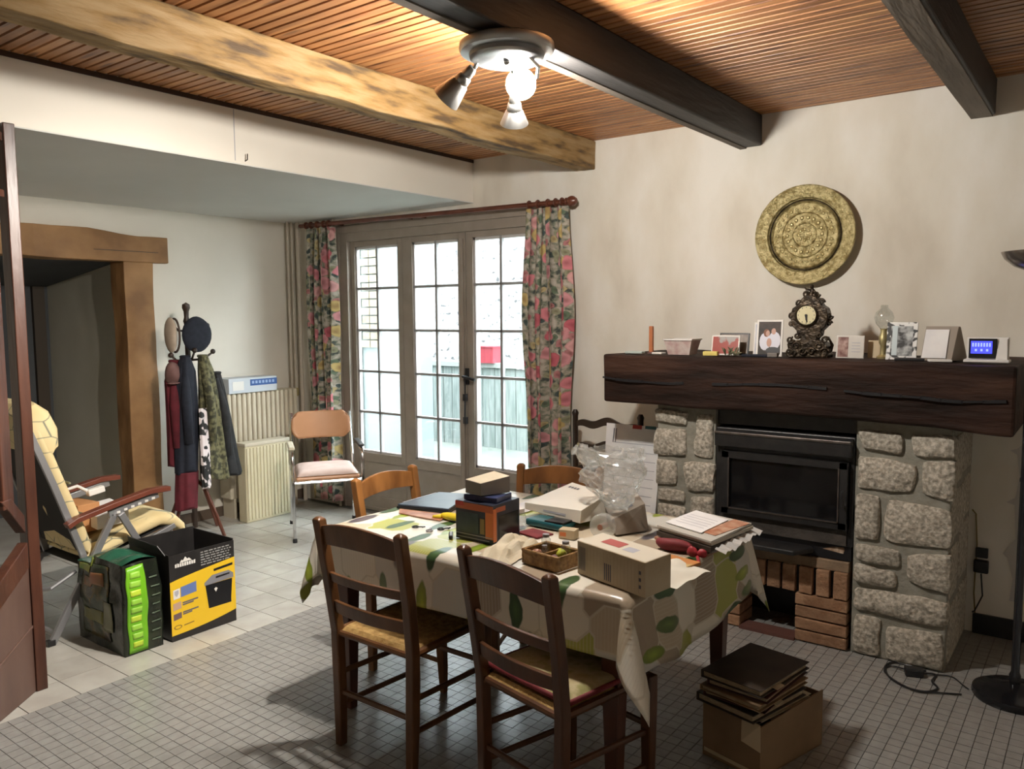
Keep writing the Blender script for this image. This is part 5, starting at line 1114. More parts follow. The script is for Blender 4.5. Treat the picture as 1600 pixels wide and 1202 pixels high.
def pad(nm, cl, th, wid=.235, ex=.35):
    """cushion swept along a centre line of (y, z, thickness)"""
    b = MB(o_); n = len(cl); nk = 24; V = []
    for i, (y, z, t_) in enumerate(cl):
        a, c_ = cl[max(0, i - 1)], cl[min(n - 1, i + 1)]; t = Vector((0, c_[0] - a[0], c_[1] - a[1])).normalized(); nn = Vector((0, -t.z, t.y))
        e = 1 if 0 < i < n - 1 else .3
        for k in range(nk):
            an = 2 * pi * k / nk; cx_ = math.copysign(abs(cos(an)) ** ex, cos(an)); sx_ = math.copysign(abs(sin(an)) ** .7, sin(an))
            V.append(Vector(((xn + xf) / 2 + cx_ * wid, y, z)) + nn * sx_ * t_ * e)
    b.add(V, [(i * nk + k, i * nk + (k + 1) % nk, (i + 1) * nk + (k + 1) % nk, (i + 1) * nk + k) for i in range(n - 1) for k in range(nk)] + [tuple(reversed(range(nk))), tuple(range((n - 1) * nk, n * nk))])
    return b.build(nm, CUSH, rc, smooth=True)
pad('back_cushion', [(1.70, 1.06, .03), (1.71, 1.03, .034), (1.755, .90, .036), (1.80, .76, .037), (1.84, .64, .038), (1.88, .52, .038), (1.905, .43, .036), (1.91, .41, .03)], 0)
pad('head_pillow', [(1.655, 1.185, .03), (1.665, 1.17, .055), (1.70, 1.11, .088), (1.735, 1.03, .088), (1.755, .96, .06), (1.76, .94, .03)], 0)
pad('seat_cushion', [(1.90, .385, .025), (1.93, .385, .034), (2.05, .42, .036), (2.18, .465, .040), (2.30, .495, .044), (2.38, .475, .040), (2.425, .43, .034), (2.44, .40, .02)], 0)
for (y0, z0) in ((1.80, .77), (1.86, .60)): MB(o_).tube([(xn - .03, y0 + .035, z0 + .01), (xf + .03, y0 + .035, z0 + .01)], .006, 6).build('cushion_seam', mat('seam_green', (.20, .19, .12), rough=.8), rc)
o_ = (-4.38, 2.0, .48); b = MB(o_).box(-4.50, -4.30, 1.93, 2.05, .47, .62, rz=.1); tag(b.build('cardboard_box', mat('orange_card', (.42, .19, .07), (.48, .23, .09), sc=8, rough=.7), None, bevel=.003), 'small orange brown cardboard box on the recliner seat', 'box')
b = MB((-4.35, 2.12, .53)); b.add([(-4.50, 2.02, .57), (-4.22, 2.00, .56), (-4.20, 2.16, .585), (-4.48, 2.20, .59), (-4.50, 2.02, .50), (-4.22, 2.00, .49), (-4.20, 2.16, .51), (-4.48, 2.20, .51)], [(0, 1, 2, 3), (7, 6, 5, 4), (0, 4, 5, 1), (1, 5, 6, 2), (2, 6, 7, 3), (3, 7, 4, 0)])
tag(b.build('paper_bundle', PAPER, None, bevel=.003), 'white bundle of papers on the recliner seat', 'papers')
o_ = (-4.45, 2.0, .63); pc = thing('power_strip', 'white power strip and cable draped over the box on the recliner', 'cable', o_)
MB(o_).tube([(-4.40, 1.90, .64), (-4.42, 1.94, .69), (-4.42, 2.0, .70), (-4.40, 2.04, .67), (-4.40, 2.05, .645)], .009, 8).build('cable', WHITE, pc, smooth=True)
MB(o_).box(-4.42, -4.38, 2.04, 2.13, .645, .68, rx=.15).build('socket_block', WHITE, pc, bevel=.006)
for k in range(2): MB(o_).lathe([(0, -.021), (.008, -.021), (.008, -.0195), (0, -.0195)], 10, (-4.40, 2.065 + k * .035, .664 + k * .005), 'x').build('socket_hole', BLACK, pc)

# ================================================================ YELLOW BOX AND GREEN SACK
o_ = (-3.80, 2.24, 0); yb = thing('appliance_carton', 'open black and yellow appliance carton standing on the pale tiles', 'box', o_)
BX0, BX1, BY0, BY1, BH = -4.02, -3.65, 2.062, 2.425, .432
BLKC = mat('black_carton', (.014, .013, .013), (.022, .02, .02), sc=14, rough=.45)
MB(o_).box(BX1 - .005, BX1, BY0, BY1, 0, BH).build('front_panel', BLKC, yb); MB(o_).box(BX0, BX0 + .005, BY0, BY1, 0, BH + .02).build('rear_panel', BLKC, yb)
MB(o_).box(BX0, BX1 - .005, BY0, BY0 + .005, 0, BH + .005).build('side_panel', BLKC, yb); MB(o_).box(BX0, BX1 - .005, BY1 - .005, BY1, 0, BH + .01).build('side_panel', BLKC, yb)
MB(o_).box(BX0, BX1, BY0, BY1, .001, .006).build('bottom_panel', BLKC, yb)
MB(o_).add([(BX0, BY0, BH), (BX1 - .03, BY0, BH), (BX1 - .06, BY0 - .022, BH + .05), (BX0 + .03, BY0 - .022, BH + .055)], [(0, 1, 2, 3)]).build('open_flap', BLKC, yb, solid=.004)
xp = BX1 + .0006
def deco(nm, pts, mt, par=yb, t=0.0006, xx=None):
    x_ = (xx or xp); return MB(o_).add([(x_ + t, BY0 + y, z) for y, z in pts], [tuple(range(len(pts)))]).build(nm, mt, par, solid=.0006)
W3 = BY1 - BY0
top = [(W3 * (1 - k / 10), .300 + .045 * (1 - k / 10) ** .8 - .004 * 0) for k in range(11)]
bot = [(W3 * k / 10, .030 + .005 * k / 10 + .030 * (k / 10) ** 2.2) for k in range(11)]
deco('yellow_print', [(y, z) for y, z in bot] + [(y, z) for y, z in top], YELLOW)
deco('blue_print', [(.055, .215), (.140, .222), (.140, .275), (.055, .265)], mat('label_blue', (.13, .19, .42), rough=.5), t=.0014)
deco('white_print', [(.015, .210), (.050, .213), (.050, .262), (.015, .258)], WHITE, t=.0014); deco('shield_mark', [(.022, .235), (.032, .222), (.043, .237), (.043, .255), (.022, .252)], INKL, t=.0022)
deco('printed_photo', [(.012, .155), (.055, .160), (.055, .195), (.012, .190)], mat('tan_print', (.5, .33, .24), rough=.5), t=.0014); deco('printed_photo', [(.012, .105), (.055, .110), (.055, .14), (.012, .136)], mat('dark_print', (.16, .10, .10), rough=.5), t=.0014)
for z0, w0 in ((.180, .085), (.170, .06), (.132, .085), (.122, .05)): deco('text_line', [(.062, z0), (.062 + w0, z0 + .003), (.062 + w0, z0 + .010), (.062, z0 + .007)], INK, t=.0014)
deco('oval_mark', [(.033 + .022 * cos(k * pi / 7), .068 + .011 * sin(k * pi / 7)) for k in range(14)], mat('mark_brown', (.25, .15, .03), rough=.5), t=.0014); deco('oval_mark_inner', [(.033 + .016 * cos(k * pi / 7), .068 + .007 * sin(k * pi / 7)) for k in range(14)], YELLOW, t=.002)
deco('text_line', [(.065, .066), (.12, .070), (.12, .075), (.065, .071)], mat('mark_brown', (.25, .15, .03)), t=.0014)
deco('printed_shredder_bin', [(.205, .112), (.335, .110), (.335, .130), (.345, .235), (.190, .235)], BLKG, t=.0014)
deco('printed_shredder_head', [(.185, .235), (.352, .238), (.352, .262), (.325, .283), (.23, .280), (.185, .25)], mat('shredder_grey', (.22, .22, .24), rough=.4), t=.0014)
deco('printed_shredder_slot', [(.25, .258), (.33, .262), (.33, .270), (.25, .268)], BLACK, t=.0022); deco('printed_emblem', [(.238, .205), (.248, .188), (.258, .205), (.248, .212)], WHITE, t=.0022)
deco('text_line', [(.24, .298), (.35, .305), (.35, .318), (.24, .310)], BLACK, t=.0014)
# white logo lettering and mountain shaped mark on the black band
deco('peak_mark', [(.055, .388), (.066, .402), (.074, .397), (.086, .414), (.098, .400), (.106, .404), (.120, .390)], WHITE, t=.0014)
b = MB(o_)
for k in range(9): b.add([(xp + .0016, BY0 + .030 + k * .0125, .368), (xp + .0016, BY0 + .0395 + k * .0125, .3685), (xp + .0016, BY0 + .0395 + k * .0125, .388 - .003 * (k % 2)), (xp + .0016, BY0 + .030 + k * .0125, .388 - .003 * ((k + 1) % 2))], [(0, 1, 2, 3)])
tag(b.build('logo_letters', WHITE, yb), kind='stuff')
b = MB(o_)
for r_ in range(6):
    y = .17
    while y < .335:
        l = rnd.uniform(.008, .03); b.add([(xp + .0016, BY0 + y, .345 + r_ * .013), (xp + .0016, BY0 + min(y + l, .345), .345 + r_ * .013), (xp + .0016, BY0 + min(y + l, .345), .351 + r_ * .013), (xp + .0016, BY0 + y, .351 + r_ * .013)], [(0, 1, 2, 3)]); y += l + .006
tag(b.build('small_text', mat('grey_text', (.30, .30, .29), rough=.6), yb), kind='stuff')
# sack
o_ = (-3.86, 1.93, 0); sk = thing('pet_food_sack', 'glossy black sack with a lime green stripe beside the yellow carton', 'sack', o_)
SX0, SX1, SY0, SY1, SH = -4.11, -3.665, 1.835, 2.025, .44
def sackpt(a, v):
    """a in 0..1 round the rim, v up"""
    per = [(SX1, SY0), (SX1, SY1), (SX0, SY1), (SX0, SY0)]; k = int(a * 4) % 4; f = a * 4 - int(a * 4)
    p = Vector((*per[k], 0)).lerp(Vector((*per[(k + 1) % 4], 0)), f); c_ = Vector(((SX0 + SX1) / 2, (SY0 + SY1) / 2, 0))
    d = p - c_; e = 1 + .06 * sin(pi * v) * (1 - (2 * f - 1) ** 2) - .10 * max(0, v - .8) * 3 * (1 if k in (0, 2) else 1.2)
    q_ = c_ + d * e; z = SH * v * (1 - .10 * (1 if q_.x < -3.95 else 0) * v)
    nv = noise.noise_vector(Vector((q_.x * 9, q_.y * 9, z * 11))); amp = .012 * (.4 + v)
    return Vector((q_.x, q_.y, z)) + Vector((nv.x, nv.y, nv.z * .6 * v)) * amp
MB(o_).grid(lambda u, v: sackpt(u % 1.0, v), 72, 26).build('side_film', BAGB, sk, smooth='all')
MB(o_).grid(lambda u, v: (lambda p, q_: p.lerp(q_, v) + Vector((0, 0, .018 * sin(v * pi) + .012 * sin(u * 17) * sin(v * pi))))(sackpt(.75 + .25 - .25 * u if False else (.999 - .249 * u), 1), sackpt(.25 + .249 * u, 1)), 24, 10).build('folded_top', DKGREEN, sk, smooth='all')
def strip(nm, a0, a1, v0, v1, mt, off=.0035, nu=10, nv_=20):
    def f(u, v):
        a = a0 + (a1 - a0) * u; p = sackpt(a, v0 + (v1 - v0) * v); k = int(a * 4) % 4; n = ((1, 0), (0, 1), (-1, 0), (0, -1))[k]
        return p + Vector((n[0], n[1], 0)) * off
    return MB(o_).grid(f, nu, nv_).build(nm, mt, sk, smooth='all', solid=.001)
strip('lime_stripe', .022, .145, .02, .97, GREEN)
for k in range(9): strip('vertical_letter', .045, .110, .08 + k * .095, .145 + k * .095, mat('letter_lime' if k % 3 else 'letter_yellow', (.30, .60, .06) if k % 3 else (.50, .68, .05), rough=.4), .0055, 4, 3)
for k in range(8): strip('small_text_line', .17, .23, .10 + k * .10, .115 + k * .10, mat('text_green_grey', (.10, .14, .09), rough=.4), .005, 4, 1)
strip('printed_side', .78, .93, .10, .93, BAGM, .003, 14, 18)
strip('orange_patch', .80, .90, .70, .84, mat('orange_brown_print', (.30, .10, .03), (.16, .09, .03), sc=12, rough=.3), .0055, 8, 6); strip('olive_patch', .79, .90, .28, .42, mat('olive_print', (.16, .15, .03), (.10, .10, .02), sc=10, rough=.3), .0055, 8, 6)
strip('yellow_corner', .765, .85, .90, .985, mat('yellow_green_print', (.40, .38, .05), (.10, .25, .04), sc=14, rough=.3), .0055, 8, 4); strip('pale_figure', .90, .945, .22, .55, mat('khaki_print', (.15, .15, .08), rough=.3), .0055, 6, 8)

# ================================================================ CARDBOARD BOX WITH FOLDERS
o_ = (-1.0, 2.80, 0); kb = thing('cardboard_box', 'brown cardboard box on the mosaic floor holding the worn folders', 'box', o_, 0)
q0, q1, q2, q3 = Vector((-1.13, 2.65, 0)), Vector((-.905, 2.61, 0)), Vector((-.80, 2.97, 0)), Vector((-1.04, 3.02, 0)); KH = .20
def wallp(a, b_, nm, h0=KH, h1=KH):
    d = (b_ - a).normalized(); n = Vector((-d.y, d.x, 0)) * .005; P_ = [a, b_, b_ + n, a + n]
    MB(o_).add([tuple(p) for p in P_] + [tuple(p + Vector((0, 0, h))) for p, h in zip(P_, (h0, h1, h1, h0))], [(3, 2, 1, 0), (4, 5, 6, 7), (0, 1, 5, 4), (1, 2, 6, 5), (2, 3, 7, 6), (3, 0, 4, 7)]).build(nm, CARD, kb)
wallp(q0, q1, 'side_panel', .205, .185); wallp(q1, q2, 'side_panel', .185, .21); wallp(q2, q3, 'side_panel'); wallp(q3, q0, 'side_panel')
MB(o_).slab([tuple(p.xy) for p in (q0, q1, q2, q3)], .001, .006).build('bottom_panel', CARD, kb)
MB(o_).add([tuple(q1 + Vector((0, -.002, .195))), tuple(q1 + Vector((-.07, .01, .20))), tuple(q1 + Vector((-.06, -.02, .13))), tuple(q1 + Vector((.004, -.008, .10)))], [(0, 1, 2, 3)]).build('torn_flap', CARDL, kb, solid=.003)
MB(o_).add([tuple(q0.lerp(q1, .03) + Vector((0, -.0035, .02))), tuple(q0.lerp(q1, .97) + Vector((0, -.0035, .008))), tuple(q0.lerp(q1, .97) + Vector((0, -.0035, .022))), tuple(q0.lerp(q1, .03) + Vector((0, -.0035, .034)))], [(0, 1, 2, 3)]).build('pale_tape', CARDL, kb, solid=.001)
zf = .10; fi = 0; rg = random.Random(11)
specs = [(.24, .34, .022, FOLD1, 3), (.23, .33, .018, CARD, -4), (.24, .33, .026, FOLD2, 6), (.24, .34, .020, FOLD1, -3), (.22, .32, .016, CARDL, 9), (.24, .33, .030, FOLD1, 2), (.23, .32, .018, FOLD2, 12), (.24, .33, .022, CARD, 5), (.23, .33, .024, FOLD2, 10), (.24, .34, .028, FOLD1, 6)]
lbs = ['black brown folder at the bottom of the stack in the cardboard box', 'plain cardboard folder second from the bottom of the stack', 'oxblood folder third from the bottom of the stack', 'thin dark folder below the pale folder in the stack', 'pale buff folder jutting from the middle of the stack', 'thick dark folder right above the pale folder', 'thin oxblood folder above the thick dark one', 'brown card folder two below the top of the stack', 'oxblood folder directly under the top folder', 'worn dark leather folder on top of the stack']
for (w_, d_, h, mt, rz), lb in zip(specs, lbs):
    inb = zf + h < .205
    if inb: w_, d_, rz = .20, .30, 0
    cx_, cy_ = (-.97 + rg.uniform(-.010, .010) - (0 if inb else .02), 2.81 + rg.uniform(-.012, .012) - (0 if inb else .03)); r_ = R(rz - 16)
    t = thing('folder', lb, 'folder', (cx_, cy_, zf), r_, 'worn folders stacked in the cardboard box')
    lf = .004
    MB().box(-w_ / 2, w_ / 2, -d_ / 2, d_ / 2, 0, .0035).jit(.002, fi, 8).build('cover', mt, t, bevel=.001); MB().box(-w_ / 2, w_ / 2, -d_ / 2, d_ / 2, h - .0045, h - .001).jit(.003, fi + 50, 8).build('cover', mt, t, bevel=.001)
    MB().box(-w_ / 2, -w_ / 2 + .004, -d_ / 2, d_ / 2, .002, h - .002).build('spine', mt, t, bevel=.001)
    MB().box(-w_ / 2 + .006, w_ / 2 - .010, -d_ / 2 + .008, d_ / 2 - .010, .004, h - .005).jit(.002, fi + 9, 14).build('papers', mat('aged_paper_edge', (.26, .19, .11), (.40, .31, .20), sc=60, st=(1, 1, 6), rough=.8), t)
    if fi % 3 == 0: MB().box(w_ / 2 - .04, w_ / 2 + .012, -d_ / 4, -d_ / 4 + .05, h * .4, h * .4 + .002, ry=.2).build('loose_sheet', CARDL, t)
    zf += h; fi += 1

# ================================================================ THINGS ON THE TABLE
ZT = TZ + .007
def slabt(name, label, cat, pts, z0, h, mt, bev=.003, group=None):
    c_ = (sum(p[0] for p in pts) / len(pts), sum(p[1] for p in pts) / len(pts), z0)
    return tag(MB(c_).slab(pts, z0, z0 + h).build(name, mt, None, bevel=bev), label, cat, group)
o_ = (-2.40, 2.60, ZT); lp = thing('laptop', 'closed dark blue grey laptop near the honey chair at the table end', 'laptop', o_)
LP = [(-2.235, 2.515), (-2.34, 2.80), (-2.485, 2.735), (-2.475, 2.455)]
MB(o_).slab([(-2.225, 2.515), (-2.33, 2.80), (-2.485, 2.745), (-2.475, 2.455)], ZT, ZT + .012).build('base', BLACK, lp, bevel=.003)
MB(o_).slab([(-2.227, 2.518), (-2.333, 2.797), (-2.483, 2.742), (-2.472, 2.459)], ZT + .0125, ZT + .021).build('lid', mat('slate_lid', (.035, .05, .075), (.05, .065, .09), sc=9, rough=.3), lp, bevel=.003)
MB(o_).slab([(-2.475, 2.49), (-2.465, 2.492), (-2.475, 2.72), (-2.483, 2.72)], ZT + .0212, ZT + .0222).build('hinge_strip', ALU, lp)
slabt('magazine', 'red brown magazine under the near edge of the laptop', 'magazine', [(-2.40, 2.395), (-2.17, 2.40), (-2.20, 2.50), (-2.45, 2.45)], ZT, .005, REDBR, .001)
o_ = (-2.14, 2.43, ZT); yl = thing('yellow_glove', 'bright yellow cloth bundle lying beside the black and orange carton', 'cloth', o_)
MB(o_).ball((-2.135, 2.445, ZT + .015), .055, 18, 10, (1.25, .45, .30)).jit(.006, 3, 20).build('bundle', mat('bright_yellow', (.75, .56, .02), rough=.6), yl, smooth='all')
for k in range(3): MB(o_).tube([(-2.19 + k * .01, 2.43 + k * .012, ZT + .012), (-2.225 + k * .006, 2.418 + k * .016, ZT + .008)], [.010, .007], 8).build('finger', mat('bright_yellow', (.75, .56, .02)), yl, smooth='all')
# black & orange carton
o_ = (-1.86, 2.35, ZT); ab = thing('kettle_carton', 'black and orange appliance carton standing on the oilcloth', 'box', o_)
AX0, AX1, AY0, AY1, AH = -1.965, -1.785, 2.262, 2.425, .145
NB = mat('navy_carton', (.018, .022, .04), (.03, .035, .055), sc=12, rough=.4)
MB(o_).box(AX0, AX1, AY0, AY1, ZT, ZT + AH).build('carton', NB, ab, bevel=.0015)
def fr_(nm, x0, x1, z0, z1, mt, off=.0012): return MB(o_).box(AX0 + x0 * .18, AX0 + x1 * .18, AY0 - off, AY0 - off + .001, ZT + z0 * AH, ZT + z1 * AH).build(nm, mt, ab)
def sd_(nm, y0, y1, z0, z1, mt, off=.0012): return MB(o_).box(AX1 + off - .001, AX1 + off, AY0 + y0 * .163, AY0 + y1 * .163, ZT + z0 * AH, ZT + z1 * AH).build(nm, mt, ab)
fr_('orange_band', 0, 1, .80, .97, mat('orange_red_print', (.42, .10, .04), rough=.4)); fr_('orange_column', .80, 1, .12, .80, ORANGE); fr_('picture_panel', .06, .62, .2, .72, mat('teal_dark_print', (.02, .035, .045), (.04, .06, .07), sc=14, rough=.3))
fr_('gold_oval', .66, .78, .22, .62, mat('gold_print', (.25, .17, .06), rough=.4), .0018); fr_('white_line', .02, .98, .145, .165, INKL, .0018); fr_('white_line', .02, .9, .06, .075, INKL, .0018); fr_('red_corner', .0, .22, .88, .99, RED, .002)
sd_('orange_column', 0, .12, .06, .9, ORANGE); sd_('orange_band', .1, .45, .80, .92, mat('orange_red_print', (.42, .10, .04))); sd_('dark_panel', .2, .95, .1, .7, BLKG)
# packages on top
z1_ = ZT + AH + .001
b = MB((-1.86, 2.34, z1_)).box(-1.945, -1.80, 2.285, 2.40, z1_, z1_ + .022, rz=.12).jit(.003, 2, 14); tag(b.build('foil_packet', DKBLUE, None, bevel=.004), 'dark blue shiny packet lying on the black and orange carton', 'packet')
z2_ = z1_ + .026; o_ = (-1.87, 2.34, z2_); sb = thing('small_carton', 'small dark carton with a beige top, on the blue packet', 'box', o_)
MB(o_).add([(-1.935, 2.285, z2_), (-1.85, 2.272, z2_), (-1.80, 2.385, z2_), (-1.895, 2.41, z2_), (-1.935, 2.285, z2_ + .050), (-1.85, 2.272, z2_ + .046), (-1.80, 2.385, z2_ + .062), (-1.895, 2.41, z2_ + .066)], [(3, 2, 1, 0), (4, 5, 6, 7), (0, 1, 5, 4), (1, 2, 6, 5), (2, 3, 7, 6), (3, 0, 4, 7)]).build('carton', GREYB, sb, bevel=.001)
MB(o_).add([(-1.934, 2.286, z2_ + .0505), (-1.851, 2.273, z2_ + .0465), (-1.801, 2.384, z2_ + .0625), (-1.894, 2.409, z2_ + .0665)], [(0, 1, 2, 3)]).build('top_label', CREAMP, sb, solid=.001)
MB(o_).add([(-1.905, 2.32, z2_ + .0540), (-1.865, 2.315, z2_ + .0525), (-1.85, 2.35, z2_ + .0565), (-1.888, 2.356, z2_ + .058)], [(0, 1, 2, 3)]).build('printed_mark', INKL, sb, solid=.001)
# keys, screws
def small_key(lb, x, y, rz, mt):
    t = thing('key', lb, 'key', (x, y, ZT), rz, 'small keys and clips on the oilcloth'); MB().tube([(0.012 * cos(a * pi / 6), .012 * sin(a * pi / 6), .003) for a in range(12)], .003, 6, closed=True).build('bow', mt, t, smooth='all'); MB().box(.012, .040, -.003, .003, .001, .005).build('blade', mt, t); MB().box(.028, .034, -.008, -.002, .001, .005).build('bit', mt, t)
small_key('small dark key nearest the bare straw chair', -2.19, 2.275, .6, BLACK); small_key('steel key lying in the middle of the little group', -2.105, 2.265, 2.2, ALU); small_key('key with its ring just behind the steel key', -2.085, 2.31, 1.1, BLACK)
o_ = (-1.985, 2.255, ZT); pn = thing('penknife', 'short dark folding knife lying beside the keys', 'knife', o_, R(-50)); MB().box(-.035, .035, -.008, .008, .001, .012).build('handle', BLACK, pn, bevel=.004); MB().box(-.03, .03, -.004, .004, .012, .0135).build('blade_back', ALU, pn)
# bottle behind carton
o_ = (-1.90, 2.56, ZT); wb = thing('glass_jar', 'small clear glass jar lying behind the orange carton', 'jar', (-1.845, 2.50, ZT))
MB().lathe([(0, 0), (.028, 0), (.030, .01), (.030, .05), (.022, .062), (.022, .07)], 20).build('body', CLEAR, wb, smooth='all'); MB().lathe([(.024, .066), (.024, .082), (0, .083)], 20).build('lid', WHITE, wb, smooth=True)
slabt('dark_booklet', 'dark red booklet beneath the glass jar and paper bag', 'booklet', [(-1.81, 2.44), (-1.70, 2.42), (-1.68, 2.50), (-1.79, 2.52)], ZT, .006, REDD, .001)
# crumpled paper bag
o_ = (-1.68, 2.20, ZT); pb = MB(o_)
def pbf(u, v):
    p = Vector((-1.74, 2.10, 0)).lerp(Vector((-1.585, 2.05 + .03, 0)), u); q_ = Vector((-1.80, 2.40, 0)).lerp(Vector((-1.625, 2.36, 0)), u); r_ = p.lerp(q_, v)
    nn = noise.noise(Vector((u * 4, v * 5, 3))); e = min(u, 1 - u, v, 1 - v) * 4; e = min(1, e)
    return (r_.x + .012 * nn, r_.y + .012 * nn, ZT + .003 + e * (.026 + .026 * nn + .012 * abs(sin(u * 9 + v * 4))))
pb.grid(pbf, 26, 30); t = tag(pb.build('paper_bag', CREAMP, None, solid=.001), 'crumpled beige paper bag lying beside the wicker basket', 'bag')
# wicker basket
o_ = (-1.485, 2.20, ZT); wk = thing('wicker_basket', 'small divided wicker basket standing between paper bag and long carton', 'basket', o_, R(-8))
def bw(x0, x1, y0, y1, nm): MB().box(x0, x1, y0, y1, .001, .045).jit(.0015, 3, 60).build(nm, WICKER, wk, bevel=.002)
MB().box(-.07, .07, -.055, .055, 0, .005).build('bottom', WICKER, wk)
for (a, b_, c_, d_) in ((-.075, .075, -.062, -.055), (-.075, .075, .055, .062), (-.082, -.075, -.062, .062), (.075, .082, -.062, .062), (-.003, .003, -.055, .055)): bw(a, b_, c_, d_, 'side')
MB().tube([(-.079, -.059, .047), (.079, -.059, .047), (.079, .059, .047), (-.079, .059, .047)], .006, 6, closed=True).build('rim', WICKER, wk, smooth='all')
for (x, y, rr2, h, lb) in ((-.045, .02, .016, .085, 'taller clear spice jar in the wicker basket'), (-.015, -.02, .012, .06, 'thin clear vial in the wicker basket'), (.04, .025, .016, .075, 'clear jar at the long carton side of the wicker basket')):
    w2 = Vector((-1.485, 2.20, ZT + .006)) + Matrix.Rotation(R(-8), 3, 'Z') @ Vector((x, y, 0)); t = thing('spice_jar', lb, 'jar', w2, 0, 'jars in the wicker basket')
    MB().lathe([(0, 0), (rr2, 0), (rr2, h * .8), (rr2 * .7, h * .86), (rr2 * .7, h * .9)], 16).build('glass', CLEAR, t, smooth='all'); MB().lathe([(rr2 * .75, h * .88), (rr2 * .75, h), (0, h)], 16).build('lid', ALU, t, smooth=True)
for (x, y, mt, lb) in ((.035, -.03, MAUVE, 'mauve wrapped sweet packet in the front of the wicker basket'), (.01, .035, mat('lime_wrap', (.45, .50, .06), rough=.4), 'lime yellow wrapper at the back of the wicker basket'), (-.045, -.025, REDBR, 'red brown packet in the wicker basket')):
    w2 = Vector((-1.485, 2.20, ZT + .03)) + Matrix.Rotation(R(-8), 3, 'Z') @ Vector((x, y, 0)); tag(MB(w2).ball(w2, .024, 12, 7, (1, .8, .7)).jit(.008, x * 100, 40).build('packet', mt, None, smooth='all'), lb, 'packet')
# white tapered box
o_ = (-1.75, 2.78, ZT); tl = thing('teal_pouch', 'dark teal pouch lying under the near edge of the white carton', 'pouch', (-1.76, 2.60, ZT)); MB().box(-.09, .09, -.05, .05, .001, .028).jit(.006, 4, 12).build('pouch', TEAL, tl, bevel=.008); MB().box(.0, .09, -.045, .04, .028, .034).jit(.003, 6, 12).build('flap', BLKG, tl, bevel=.002)
o_ = (-1.77, 2.78, ZT + .03); wx = thing('white_carton', 'large white tilted carton lying behind the basket', 'box', o_); zb = ZT
A8 = [(-1.93, 2.66, zb + .034), (-1.63, 2.61, zb + .028), (-1.60, 2.84, zb + .02), (-1.87, 2.94, zb + .02), (-1.935, 2.665, zb + .060), (-1.63, 2.62, zb + .078), (-1.635, 2.84, zb + .105), (-1.875, 2.94, zb + .105)]
MB(o_).add(A8, [(3, 2, 1, 0), (4, 5, 6, 7), (0, 1, 5, 4), (1, 2, 6, 5), (2, 3, 7, 6), (3, 0, 4, 7)]).build('carton', mat('off_white_card', (.62, .58, .50), (.66, .62, .54), sc=7, rough=.5), wx, bevel=.002)
def on(P00, P10, P11, P01, u0, u1, v0, v1, lift):
    P_ = [Vector(p) for p in (P00, P10, P11, P01)]; n = (P_[1] - P_[0]).cross(P_[3] - P_[0]).normalized() * lift
    f = lambda u, v: (P_[0].lerp(P_[1], u)).lerp(P_[3].lerp(P_[2], u), v) + n
    return [tuple(f(u0, v0)), tuple(f(u1, v0)), tuple(f(u1, v1)), tuple(f(u0, v1))]
for k in range(4): MB(o_).add(on(A8[4], A8[5], A8[6], A8[7], .12 + k * .07, .17 + k * .07, .80, .86, .0008), [(0, 1, 2, 3)]).build('printed_letter', INK, wx)
MB(o_).add(on(A8[0], A8[1], A8[5], A8[4], .35, .75, .3, .5, .0008), [(0, 1, 2, 3)]).build('text_line', INKL, wx)
t = tag(MB((-1.615, 2.50, ZT)).box(-1.645, -1.58, 2.48, 2.525, ZT, ZT + .035, rz=.2).build('little_box', CARDL, None, bevel=.002), 'little beige box standing before the white carton', 'box')
MB((-1.615, 2.50, ZT)).box(-1.635, -1.61, 2.476, 2.480, ZT + .01, ZT + .025, rz=.2).build('orange_mark', ORANGE, t)
# grey box, tape roll, plastic bag
o_ = (-1.50, 2.75, ZT); gx = thing('grey_carton', 'grey brown carton tipped on its edge beside the clear plastic bag', 'box', o_)
G8 = [(-1.475, 2.62, ZT + .004), (-1.405, 2.75, ZT + .004), (-1.50, 2.88, ZT + .004), (-1.59, 2.75, ZT + .004), (-1.50, 2.625, ZT + .06), (-1.43, 2.765, ZT + .105), (-1.525, 2.88, ZT + .115), (-1.60, 2.75, ZT + .07)]
MB(o_).add(G8, [(3, 2, 1, 0), (4, 5, 6, 7), (0, 1, 5, 4), (1, 2, 6, 5), (2, 3, 7, 6), (3, 0, 4, 7)]).build('carton', mat('taupe_carton', (.24, .20, .16), (.28, .235, .19), sc=7, rough=.6), gx, bevel=.002)
MB(o_).add(on(G8[4], G8[5], G8[6], G8[7], .55, .7, .2, .8, .001), [(0, 1, 2, 3)]).build('printed_bar', INK, gx)
o_ = (-1.50, 2.56, ZT); rl_ = thing('tape_roll', 'clear tape roll standing upright against the grey carton', 'tape', o_)
MB(o_).lathe([(.012, -.022), (.045, -.022), (.047, -.018), (.047, .018), (.045, .022), (.012, .022), (.012, -.022)], 28, (-1.50, 2.565, ZT + .048), 'y').build('roll', POLY, rl_, smooth=True)
MB(o_).lathe([(0, -.024), (.011, -.024), (.011, .024), (0, .024)], 14, (-1.50, 2.565, ZT + .048), 'y').build('core', REDBR, rl_)
o_ = (-1.535, 2.72, ZT + .1); pbg = thing('plastic_bag', 'crumpled clear plastic bag standing up on the table before the planner', 'bag', o_)
